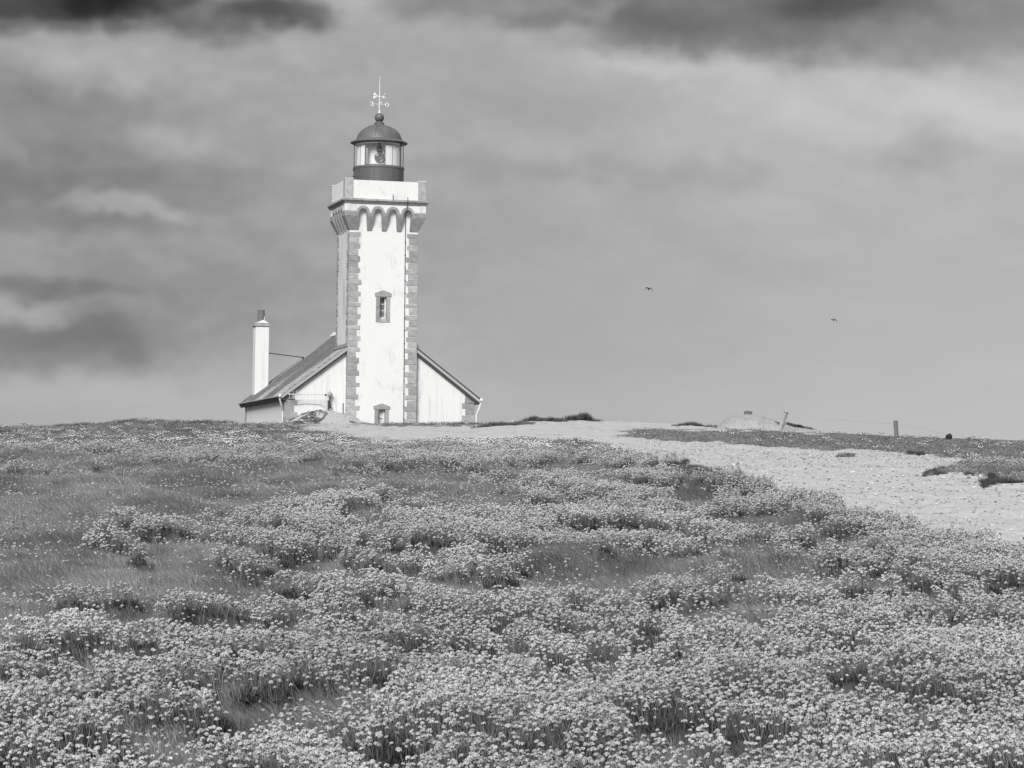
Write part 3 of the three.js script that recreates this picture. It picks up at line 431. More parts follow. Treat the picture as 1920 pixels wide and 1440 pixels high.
  part(H, 'flashing', [hull([[1.84, 4.2, 0.1], [1.84, 4.42, 0.1], [1.98, 4.2, 0.1], [1.84, 4.2, -0.6], [1.84, 4.42, -0.6], [1.98, 4.2, -0.6]]), hull([[-1.85, 4.14, -0.1], [-1.85, 4.32, -0.1], [-2.0, 4.1, -0.1], [-1.85, 4.14, -3.15], [-1.85, 4.32, -3.15], [-2.0, 4.1, -3.15]])], M.darkStone);
  // eaves: fascia, gutters, downpipes
  for (const s of [-1, 1]) {
    part(H, 'fascia', [block(Math.min(s * 5.24, s * 5.31), Math.max(s * 5.24, s * 5.31), 1.27, 1.5, Z2 + 0.05, Z1 - 0.05, 0.01), box(Math.min(s * 5.04, s * 5.24), Math.max(s * 5.04, s * 5.24), 1.29, 1.33, Z2 + 0.05, Z1 - 0.07)], M.darkBoard);
    const gp = []; for (let a = 0; a <= 10; a++) { const t = Math.PI + a / 10 * Math.PI; gp.push([s * 5.375 + Math.cos(t) * 0.068, 1.52 + Math.sin(t) * 0.068]); } for (let a = 10; a >= 0; a--) { const t = Math.PI + a / 10 * Math.PI; gp.push([s * 5.375 + Math.cos(t) * 0.056, 1.524 + Math.sin(t) * 0.056]); }
    part(H, 'gutter', prism(gp, Z2, Z1 + 0.04), M.white);
    part(H, 'gutter_end', [new THREE.SphereGeometry(0.1, 14, 10).scale(0.9, 1, 0.8).translate(s * 5.38, 1.5, Z1 + 0.04)], M.white);
    const dx = s < 0 ? -5.14 : 5.16, dz = s < 0 ? -0.42 : -0.2;
    part(H, 'downpipe', [tube([[s * 5.38, 1.52, Z1 - 0.02], [s * 5.36, 1.3, Z1 - 0.06], [(s * 5.36 + dx) / 2, 1.0, (Z1 + dz) / 2], [dx, 0.72, dz], [dx, 0.4, dz]], 0.045, 8, 24), rod([dx, 0.5, dz], [dx, -0.9, dz], 0.045, 8)], M.white);
  }
  part(H, 'soil_pipe', [rod([-2.0, -0.8, ZF + 0.06], [-2.0, 1.2, ZF + 0.06], 0.02)], M.darkMetal);
  // chimney on the rear left slope
  const C = part(H, 'chimney', block(-4.8, -4.03, 1.2, 5.78, -11.8, -11.0, 0.02), M.washHouse);
  part(C, 'chimney_cap', [block(-4.87, -3.96, 5.782, 5.9, -11.87, -10.93, 0.02), block(-4.84, -3.99, 5.902, 5.99, -11.84, -10.96, 0.03)], M.stones[2]);
  part(C, 'mortar', hull([[-4.75, 5.99, -11.0], [-4.08, 5.99, -11.0], [-4.75, 5.99, -11.78], [-4.08, 5.99, -11.78], [-4.5, 6.09, -11.2], [-4.2, 6.1, -11.2], [-4.5, 6.08, -11.6], [-4.2, 6.08, -11.6], [-4.32, 6.16, -11.1]]), M.whiteOld);
  part(C, 'chimney_pot', new THREE.LatheGeometry([[0.215, 6.0], [0.225, 6.02], [0.195, 6.6], [0.185, 6.66], [0.2, 6.67], [0.2, 6.72], [0.15, 6.72], [0.15, 6.4]].map((p) => new THREE.Vector2(...p)), 24).translate(-4.43, 0, -11.4), M.clay);
  part(C, 'bird_spike', rod([-4.3, 6.1, -11.05], [-4.29, 6.36, -11.05], 0.025, 5, 0.01), M.white);
  part(C, 'tie_rod', [rod([-4.05, 4.32, -11.3], [-2.02, 4.12, -11.3], 0.03), block(-2.08, -1.98, 4.02, 4.14, -11.36, -11.24, 0.01)], M.bar);
}
// aerial and lamp on the cottage front
const inHouse = (x, y, z) => { const c = Math.cos(TURN), s = Math.sin(TURN); return [SITE[0] + x * c + z * s, SITE[1] + y, SITE[2] - x * s + z * c]; };
{
  const A = thing('aerial', 'long thin white television aerial across the left gable wall', 'aerial', inHouse(-5.0, 1.6, 0.22), TURN);
  part(A, 'boom', [rod([0, -0.02, 0], [0.62, -0.02, 0], 0.032), rod([0.62, -0.02, 0], [2.28, -0.01, 0], 0.018)], std(0.6, 0.6));
  for (let i = 0; i < 12; i++) { const x = 0.08 + i * 0.19, h = i < 3 ? 0.2 : 0.14; part(A, 'element', rod([x, -h - 0.02, 0.02], [x, h - 0.02, 0.02], i < 3 ? 0.014 : 0.008, 5), std(0.62, 0.6)); }
  part(A, 'bracket', [rod([0.1, -0.05, 0], [0.1, -0.05, -0.5], 0.025), block(1.93, 2.02, -0.07, 0.03, -0.03, 0.03, 0.01)], M.bar);
  const W = thing('wall_lamp', 'dark bracket lamp with pointed glass head on left gable wall', 'lamp', inHouse(-2.74, 0.6, -0.3), TURN);
  part(W, 'lamp_post', [rod([0, 0.1, 0.22], [0, 0.9, 0.22], 0.042), block(-0.1, 0.0, 0.3, 0.72, 0.15, 0.3, 0.02), block(-0.04, 0.07, 0.18, 0.55, 0.16, 0.29, 0.02)], M.darkMetal);
  part(W, 'wall_arm', [rod([0, 0.35, 0.0], [0, 0.4, 0.22], 0.03), block(-0.07, 0.07, 0.22, 0.5, 0, 0.03, 0.006)], M.darkMetal);
  part(W, 'lamp_head', [new THREE.ConeGeometry(0.16, 0.15, 6).translate(0, 1.13, 0.22), new THREE.ConeGeometry(0.16, 0.13, 6).rotateX(Math.PI).translate(0, 0.94, 0.22), new THREE.CylinderGeometry(0.175, 0.175, 0.025, 6).translate(0, 1.03, 0.22), new THREE.SphereGeometry(0.025, 8, 6).translate(0, 1.22, 0.22)], M.board);
  part(W, 'cable', tube([[-0.06, 0.45, 0.2], [-0.25, 0.4, 0.1], [-0.5, 0.5, 0.03], [-1.2, 0.53, 0.02], [-1.7, 0.47, 0.02]], 0.012, 5, 24), std(0.45, 0.8));
}
// ---------------------------------------------------------------- plants: thrift in flower, wind-combed grass, dark cushions
const at = (px, py, d) => { const [u, v] = level(px, py); return [(u - 960) / FOCAL * d, EYE + (HORIZON - v) / FOCAL * d, -d]; };
function geoFrom(tris, cols) { const g = new THREE.BufferGeometry(); g.setAttribute('position', new THREE.Float32BufferAttribute(tris, 3)); g.setAttribute('color', new THREE.Float32BufferAttribute(cols, 3)); g.computeVertexNormals(); return g; }
const tri = (T, C, a, b, c, k) => { T.push(...a, ...b, ...c); C.push(k, k, k, k, k, k, k, k, k); };
const V3 = (x, y, z) => new THREE.Vector3(x, y, z);
// one flower head of unit width on its stem: overlapping papery florets over a dome, dark bracts below
function headGeo(seed, stem = true) {
  const r = rng(seed), T = [], C = [], n = 19, GA = 2.39996;
  for (let i = 0; i < n; i++) {
    const c = 1 - (i + 0.3) / n * 1.12, a = i * GA + r() * 0.5, s = Math.sqrt(Math.max(0, 1 - c * c));
    const dir = V3(s * Math.cos(a), c, s * Math.sin(a)), rad = 0.40 + r() * 0.09, ctr = dir.clone().multiply(V3(rad, rad * 0.8, rad));
    const nrm = dir.clone().add(V3(r() - 0.5, r() * 0.5, r() - 0.5).multiplyScalar(0.7)).normalize(), t1 = V3(1, 0.3, 0.2).cross(nrm).normalize(), t2 = nrm.clone().cross(t1), w = 0.15 + r() * 0.07, a0 = r() * 6, k = 0.45 + r() * 0.24;
    const mid = ctr.clone().addScaledVector(nrm, -0.05), rim = []; for (let j = 0; j < 5; j++) { const b = a0 + j * 1.2566; rim.push(ctr.clone().addScaledVector(t1, Math.cos(b) * w).addScaledVector(t2, Math.sin(b) * w).addScaledVector(nrm, 0.03 * (r() - 0.5))); }
    for (let j = 0; j < 5; j++) tri(T, C, mid.toArray(), rim[(j + 1) % 5].toArray(), rim[j].toArray(), j % 2 ? k : k * 0.88);
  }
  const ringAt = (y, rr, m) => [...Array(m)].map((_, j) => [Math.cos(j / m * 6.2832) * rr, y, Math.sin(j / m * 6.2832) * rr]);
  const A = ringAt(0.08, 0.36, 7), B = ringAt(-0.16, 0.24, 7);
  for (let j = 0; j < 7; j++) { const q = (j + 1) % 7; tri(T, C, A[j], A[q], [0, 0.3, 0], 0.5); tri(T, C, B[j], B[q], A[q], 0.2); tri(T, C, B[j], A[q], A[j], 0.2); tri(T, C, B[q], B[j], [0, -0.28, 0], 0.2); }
  if (stem) { const lx = 0.5 + r() * 0.5, lz = (r() - 0.5) * 0.6; let prev = ringAt(-0.25, 0.05, 3), py = -0.25; for (let s = 1; s <= 3; s++) { const t = s / 3, ny = -0.25 - 5.2 * t, cur = ringAt(ny, 0.05, 3).map(([x, y, z]) => [x + lx * 1.6 * t * t, y, z + lz * t]); for (let j = 0; j < 3; j++) { const q = (j + 1) % 3; tri(T, C, prev[j], cur[q], cur[j], 0.24); tri(T, C, prev[j], prev[q], cur[q], 0.2); } prev = cur; py = ny; } }
  return geoFrom(T, C);
}
// a handful of heads as one sees them far off
function clumpGeo(seed) {
  const r = rng(seed), T = [], C = [];
  for (let h = 0; h < 7; h++) {
    const x = (r() - 0.5) * 0.17, z = (r() - 0.5) * 0.17, y = 0.09 + r() * 0.05, w = 0.0145 + r() * 0.005, k = 0.5 + r() * 0.2, top = [x, y + w * 0.9, z];
    const P = [...Array(6)].map((_, j) => [x + Math.cos(j * 1.047) * w, y + (r() - 0.5) * 0.006, z + Math.sin(j * 1.047) * w]), Q = [x, y - w, z];
    for (let j = 0; j < 6; j++) { const q = (j + 1) % 6; tri(T, C, P[q], P[j], top, k * (0.9 + 0.2 * r())); tri(T, C, P[j], P[q], Q, 0.2); }
    tri(T, C, [x - 0.002, y - w, z], [x + 0.002, y - w, z], [x + 0.03, 0, z], 0.2);
  }
  return geoFrom(T, C);
}
function grassGeo(seed, n, height, spread, lean, wid, base = 0.17) {
  const r = rng(seed), T = [], C = [];
  for (let i = 0; i < n; i++) {
    const a = r() * 6.2832, s = Math.sqrt(r()) * spread, x = Math.cos(a) * s, z = Math.sin(a) * s, h = height * (0.55 + 0.6 * r()), dead = r() < 0.1, k = dead ? 0.42 : base * (0.7 + 0.6 * r());
    const lx = -lean * h * (0.5 + r()) + (r() - 0.5) * h * 0.5 + x * 0.6, lz = (r() - 0.5) * h * 0.7 + z * 0.6, ya = r() * 3.14, w = wid * (0.7 + 0.6 * r()), wx = Math.cos(ya) * w, wz = Math.sin(ya) * w * 0.6;
    const p0a = [x - wx, -0.02, z - wz], p0b = [x + wx, -0.02, z + wz], m = [x + lx * 0.35, h * 0.62, z + lz * 0.35], p1a = [m[0] - wx * 0.8, m[1], m[2] - wz * 0.8], p1b = [m[0] + wx * 0.8, m[1], m[2] + wz * 0.8], tip = [x + lx, h * 0.98, z + lz];
    tri(T, C, p0a, p0b, p1b, k); tri(T, C, p0a, p1b, p1a, k); tri(T, C, p1a, p1b, tip, k * 1.1);
  }
  return geoFrom(T, C);
}
function cushionGeo(seed, n, R0, k0) {   // dense needle leaves radiating from one root
  const r = rng(seed), T = [], C = [];
  for (let i = 0; i < n; i++) {
    const a = r() * 6.2832, c = 0.15 + 0.85 * r(), s = Math.sqrt(1 - c * c), L = R0 * (0.6 + 0.5 * r()), bx = (r() - 0.5) * R0 * 1.4, bz = (r() - 0.5) * R0 * 1.4, w = R0 * 0.045, k = k0 * (0.6 + 0.8 * r());
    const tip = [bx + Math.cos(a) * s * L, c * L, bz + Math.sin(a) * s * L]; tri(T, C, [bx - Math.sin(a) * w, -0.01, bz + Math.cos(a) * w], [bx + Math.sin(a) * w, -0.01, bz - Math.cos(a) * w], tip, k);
  }
  return geoFrom(T, C);
}
M.petal = std(1, 0.85, { vertexColors: true, side: THREE.DoubleSide });
M.blade = std(1, 0.8, { vertexColors: true, side: THREE.DoubleSide });
class Scatter {
  constructor(geos, mat) { this.geos = geos; this.mat = mat; this.m = geos.map(() => []); this.c = geos.map(() => []); this.q = new THREE.Quaternion(); this.e = new THREE.Euler(); this.M = new THREE.Matrix4(); this.p = V3(0, 0, 0); this.s = V3(1, 1, 1); }
  add(k, x, y, z, s, turn, tx, tz, col, sy = 1) { this.e.set(tx, turn, tz, 'XZY'); this.q.setFromEuler(this.e); this.M.compose(this.p.set(x, y, z), this.q, this.s.set(s, s * sy, s)); this.m[k].push(...this.M.elements); this.c[k].push(col, col, col); }
  build(parent, name) { this.geos.forEach((g, k) => { const n = this.m[k].length / 16; if (!n) return; const o = new THREE.InstancedMesh(g, this.mat, n); o.instanceMatrix.array.set(this.m[k]); o.instanceColor = new THREE.InstancedBufferAttribute(new Float32Array(this.c[k]), 3); o.name = name; o.userData.kind = 'stuff'; o.castShadow = o.receiveShadow = true; parent.add(o); }); return this.m.reduce((a, b) => a + b.length / 16, 0); }
}
function* places(r, d0, d1, perM2, side = 2.2) {   // random places on the land in view, and a strip of SIDE metres beyond on either hand
  const w = 2040 / FOCAL, wedge = w / 2 * (d1 * d1 - d0 * d0), strip = 2 * side * (d1 - d0), n = Math.round((wedge + strip) * perM2);
  for (let i = 0; i < n; i++) {
    if (r() * (wedge + strip) < wedge) { const d = Math.sqrt(d0 * d0 + r() * (d1 * d1 - d0 * d0)), x = (r() - 0.5) * w * d; yield [x, -d]; }
    else { const d = d0 + r() * (d1 - d0), x = w / 2 * d + r() * side; yield [r() < 0.5 ? x : -x, -d]; }
  }
}
const stuff = (name, label, category) => { const g = new THREE.Group(); g.name = name; scene.add(g); return tag(g, label, category, null, 'stuff'); };
let total = 0;
{
  const heads = new Scatter([1, 2, 3, 4, 5].map((k) => headGeo(k * 13)), M.petal), clumps = new Scatter([1, 2, 3, 4].map((k) => clumpGeo(k * 29)), M.petal), r = rng(101);
  const cushions = new Scatter([1, 2, 3].map((k) => cushionGeo(k * 7, 56, 0.06, 0.07)), M.blade);
  for (const [x, z] of places(r, 8.2, 48, 1300)) {
    const L = land(x, z), keep = r(); if (keep > 0.085 * sm(-0.3, 0.5, fbm(x * 0.5 + 40, z * 0.4, 3)) + 0.012 + 0.94 * Math.pow(L.f, 1.15) || L.pm > 0.44) { r(); continue; }
    const kind = r(), len = 0.085 + 0.075 * r() + 0.035 * noise(x * 2.2, z * 2.2), s = 0.0222 * (kind < 0.1 ? 0.5 + 0.2 * r() : 0.74 + 0.48 * r()), old = kind > 0.85 ? 0.45 + 0.3 * r() : 1;
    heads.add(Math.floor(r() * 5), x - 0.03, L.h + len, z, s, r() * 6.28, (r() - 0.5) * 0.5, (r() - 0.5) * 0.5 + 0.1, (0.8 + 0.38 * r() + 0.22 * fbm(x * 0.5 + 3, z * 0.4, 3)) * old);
  }
  for (const [x, z] of places(r, 46, 128, 46)) {
    const L = land(x, z); if ((L.d > 118 && L.u > 530 && L.u < 700) || r() > (0.05 + 0.95 * L.f) * lerp(0.8, 0.2, sm(48, 70, L.d)) * (L.u < 760 ? lerp(1, 0.6, sm(48, 62, L.d)) : 1) || L.pm > 0.4) continue;
    clumps.add(Math.floor(r() * 4), x, L.h - 0.01, z, 0.85 + 0.4 * r(), r() * 6.28, 0, 0, 0.8 + 0.3 * r());
  }
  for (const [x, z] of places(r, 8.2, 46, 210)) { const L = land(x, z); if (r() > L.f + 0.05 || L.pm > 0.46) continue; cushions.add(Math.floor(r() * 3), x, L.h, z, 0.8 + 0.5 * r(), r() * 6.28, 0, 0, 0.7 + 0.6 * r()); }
  const g = stuff('thrift_flowers', 'pale papery thrift flower heads massed over the foreground slope', 'flowers');
  total += heads.build(g, 'flower_head') + clumps.build(g, 'flower_clump');
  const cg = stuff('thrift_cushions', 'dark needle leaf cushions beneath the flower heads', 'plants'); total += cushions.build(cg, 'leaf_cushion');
}
{
  const r = rng(202), fine = new Scatter([1, 2, 3, 4, 5].map((k) => grassGeo(k * 17, 46, 0.12, 0.09, 0.5, 0.0015, 0.205)), M.blade), far = new Scatter([1, 2, 3].map((k) => grassGeo(k * 23, 44, 0.11, 0.2, 0.5, 0.0036, 0.21)), M.blade);
  const low = new Scatter([1, 2].map((k) => grassGeo(k * 31, 46, 0.05, 0.13, 0.4, 0.003, 0.22)), M.blade);
  for (const [x, z] of places(r, 8.2, 42, 380)) {
    const L = land(x, z), open = 1 - L.f; if (r() > 0.08 + 0.92 * open || L.pm > 0.5) continue;
    const lobe = L.v < 912 && sdf(LOBE, L.u, L.v, 4) > 0; const tall = (0.75 + 0.5 * r()) * (0.8 + 0.55 * noise(x * 1.2 + 7, z * 0.8)) * (L.pm > 0.36 ? 0.6 : 1);
    if (lobe) { low.add(0, x, L.h, z, 1, r() * 6.28, 0, 0, 0.9 + 0.2 * r()); continue; }
    fine.add(Math.floor(r() * 5), x, L.h, z, tall * (0.7 + 0.45 * open), (r() - 0.5) * 1.6, 0, 0, (0.7 + 0.5 * r()) * (1 + 0.45 * noise(x * 0.7, z * 0.6) + 0.35 * noise(x * 2.1, z * 1.5)));
  }
  for (const [x, z] of places(r, 40, 135, 44)) {
    const L = land(x, z); if (L.pm > 0.46 || r() > 1.1 - 0.6 * L.f || (L.d > 118 && L.u > 530 && L.u < 700 && r() < 0.75)) continue; const bank = L.u > 1140 && L.d > 44;
    (bank ? low : far).add(Math.floor(r() * (bank ? 2 : 3)), x, L.h - 0.01, z, (0.6 + 0.5 * r()) * (bank ? 1.3 : 1) * sm(140, 110, L.d), (r() - 0.5) * 1.6, 0, 0, (bank ? 0.8 : 0.75) + 0.5 * r());
  }
  // thin tufts left on the bare ground
  for (const [x, z] of places(r, 24, 130, 2.2)) { const L = land(x, z); if (L.pm < 0.55 || noise(x * 0.6, z * 0.3) < 0.22) continue; low.add(1, x, L.h + 0.02, z, 0.5 + 0.5 * r(), r() * 6.28, 0, 0, 1 + 0.6 * r()); }
  const g = stuff('grass', 'fine grey wind-combed grass between the flower beds', 'grass'); total += fine.build(g, 'grass_blades') + far.build(g, 'grass_blades') + low.build(g, 'grass_blades');
}
// shell grit, pebbles and flat stones on the bare ground
{
  const r = rng(303), mk = (seed) => { const q = rng(seed), g = new THREE.DodecahedronGeometry(1, 0), p = g.attributes.position, memo = new Map(); for (let i = 0; i < p.count; i++) { const key = [p.getX(i), p.getY(i), p.getZ(i)].map((v) => v.toFixed(2)).join(); if (!memo.has(key)) memo.set(key, 0.7 + 0.6 * q()); const k = memo.get(key); p.setXYZ(i, p.getX(i) * k, p.getY(i) * k * 0.5, p.getZ(i) * k); } g.deleteAttribute('uv'); g.computeVertexNormals(); return g; };
  const S = new Scatter([mk(1), mk(2), mk(3)], std(1, 0.9)); 
  for (const [x, z] of places(r, 20, 62, 34)) { const L = land(x, z); if (L.pm < 0.5) continue; const big = r() < 0.015, s = big ? 0.018 + 0.026 * r() : 0.008 + 0.014 * r(); S.add(Math.floor(r() * 3), x, L.h + 0.13 * (clamp(L.pm, 0.2, 0.75) - 0.5) + s * 0.15, z, s, r() * 6.28, 0.3 * (r() - 0.5), 0.3 * (r() - 0.5), r() < 0.3 ? 0.55 + 0.14 * r() : r() < 0.35 ? 0.16 + 0.1 * r() : 0.36); }
  const g = stuff('pebbles', 'light and dark pebbles strewn over the sandy path', 'pebbles'); total += S.build(g, 'pebble');
  // rubble thrown up before the cottage
  const Q = new Scatter([mk(4), mk(5), mk(6)], M.stones[3]);
  for (let i = 0; i < 220; i++) { const u = 598 + (r() + r() - 1) * 95, d = 130 + (r() + r() - 1) * 7, x = (u - 960) / FOCAL * d, L = land(x, -d); Q.add(i % 3, x, L.h + 0.02, -d, 0.03 + 0.08 * r() * r(), r() * 6.28, 0.5 * (r() - 0.5), 0.5 * (r() - 0.5), 0.8 + 0.9 * r()); }
  const h = stuff('rubble', 'loose stones and clods heaped before the cottage gable', 'rubble'); total += Q.build(h, 'stone');
}
// dark roots and dead cushions hanging over the worn turf edges beside the path
{
  const r = rng(404), G = [1, 2, 3].map((k) => cushionGeo(k * 41, 60, 0.15, 0.055)), S = new Scatter(G, M.blade);
  const lines = [[[1732, 875], [1760, 868], [1800, 862], [1832, 855], [1850, 852]], [[1812, 881], [1838, 868], [1862, 860], [1890, 858], [1925, 860], [1990, 862]], [[1752, 878], [1775, 874], [1792, 868]], [[1856, 886], [1872, 880], [1888, 876], [1925, 874]], [[1842, 895], [1880, 892], [1925, 892], [1990, 892]], [[1895, 884], [1930, 886], [1980, 884]], [[1568, 850], [1600, 848]], [[1700, 843], [1730, 846]]];
  for (const ln of lines) for (let i = 0; i < ln.length - 1; i++) { const n = Math.hypot(ln[i + 1][0] - ln[i][0], ln[i + 1][1] - ln[i][1]) * 5; for (let k = 0; k < n; k++) { const t = r(), [x, z] = landAt(lerp(ln[i][0], ln[i + 1][0], t) + (r() - 0.5) * 5, lerp(ln[i][1], ln[i + 1][1], t) + (r() - 0.5) * 5), L = land(x, z); S.add(Math.floor(r() * 3), x, L.h + 0.01 + 0.03 * r(), z, 0.2 + 0.42 * r() * r(), r() * 6.28, 1.1 * (r() - 0.2), 0.6 * (r() - 0.5), 0.6 + 0.8 * r()); } }
  const ston = new Scatter([1, 2].map((k) => { const g3 = new THREE.IcosahedronGeometry(1, 1), p = g3.attributes.position; for (let i = 0; i < p.count; i++) { const q = 1 + 0.3 * noise(p.getX(i) * 1.4 + k * 7, p.getY(i) * 1.4 + p.getZ(i)); p.setXYZ(i, p.getX(i) * q, p.getY(i) * q * 0.55, p.getZ(i) * q); } g3.deleteAttribute('uv'); g3.computeVertexNormals(); return g3; }), std(1, 0.92));
  for (let i = 0; i < 420; i++) { const [x, z] = landAt(1725 + r() * 260, 866 + r() * r() * 40), L = land(x, z); ston.add(i % 2, x, L.h + 0.03, z, 0.012 + 0.04 * r() * r(), r() * 6.28, 0.4 * (r() - 0.5), 0.4 * (r() - 0.5), 0.22 + 0.45 * r()); }
  const sg = stuff('broken_stones', 'loose pale stones below the ragged dark roots beside the path', 'stones'); total += ston.build(sg, 'stone');
  for (let i = 0; i < 900; i++) { const [x, z] = landAt(1730 + r() * 260, 856 + r() * 44), L = land(x, z); if (noise(x * 1.1 + 3, z * 0.5) < 0.12) continue; S.add(i % 3, x, L.h, z, 0.14 + 0.3 * r() * r(), r() * 6.28, 1.1 * (r() - 0.3), 0.6 * (r() - 0.5), 0.7 + 1.1 * r()); }
  const g = stuff('hanging_roots', 'ragged dark roots along the worn turf edge right of the path', 'roots'); total += S.build(g, 'root_tuft');
}
// dark heath over the rise of the land
{
  const r = rng(707), S = new Scatter([1, 2, 3].map((k) => cushionGeo(k * 59, 70, 0.17, 0.1)), M.blade);
  for (const [x, z] of places(r, 30, 132, 12)) { const L = land(x, z); if (L.pm > 0.36 || L.u > 1130 || (L.d > 118 && L.u > 520 && L.u < 720)) continue; const m = fbm(x * 0.35 + 2, z * 0.2 + 8, 4) + 0.3 * fbm(x * 1.4, z * 0.9, 2) + lerp(-0.42, 0.2, sm(34, 72, L.d)); if (r() > sm(0.0, 0.35, m)) continue; S.add(Math.floor(r() * 3), x, L.h - 0.02, z, (0.4 + 0.75 * r() * sm(0, 0.6, m)) * lerp(1, 1.35, sm(60, 90, L.d)), r() * 6.28, 0.5 * (r() - 0.5), 0.5 * (r() - 0.5), 0.7 + 0.9 * r()); }
  const g = stuff('heath', 'dark low heath tufts spread over the rise towards the cottage', 'heath'); total += S.build(g, 'heath_tuft');
}
// scrub on the skyline
{
  const tuft = [1, 2, 3].map((k) => cushionGeo(k * 53, 70, 0.16, 0.12));
  const shrubs = [
    [1090, 787, 40, 15, 1, 'dark rounded scrub at the right end of the crest ridge, above the pale sand'], [1015, 788, 62, 10, 0.9, 'low scrub along the crest between the cottage and the dark rounded scrub'],
    [940, 797, 60, 11, 1.2, 'grey-green scrub on the crest just right of the cottage'], [1302, 796, 44, 10, 0.9, 'low dark scrub on the skyline left of the pale gravel mound'], [1350, 800, 26, 6, 1.1, 'small tuft of scrub touching the left foot of the gravel mound'],
    [828, 797, 60, 4, 1.3, 'thin strip of scrub in front of the right cottage gable'], [760, 795, 50, 4, 1.3, 'thin strip of scrub under the low tower window'], [505, 800, 50, 6, 0.8, 'dark scrub in front of the left cottage side wall'], [1209, 878, 24, 9, 1.1, 'bushy clump on the near path edge beside the smooth grass'],
  ];
  shrubs.forEach(([px, py, w, h, k, label], i) => {
    const r = rng(500 + i), [bx, bz] = landAt(px, py + 1), d = -bz, by = land(bx, bz).h, s = d / FOCAL, g = thing('scrub', label, 'scrub', [bx, by, bz]);
    const S = new Scatter(tuft, M.blade), n = 60 + w * 3;
    for (let j = 0; j < n; j++) { const a = (r() + r() - 1), x = a * w * s, z = (r() - 0.5) * Math.min(2.5, w * s * 0.7), gy = land(bx + x, bz + z).h - by, top = h * s * (1 - Math.abs(a) ** 1.6) * (0.75 + 0.6 * noise(x * 2.2 + i * 3, 3.3)); S.add(Math.floor(r() * 3), x, gy + r() * Math.max(0, top - 0.05), z, (0.5 + 0.6 * r()) * clamp(h * s / 0.22, 0.45, 1.1), r() * 6.28, (r() - 0.5), (r() - 0.5), k * (0.6 + 0.8 * r())); }
    S.build(g, 'foliage');
  });
}
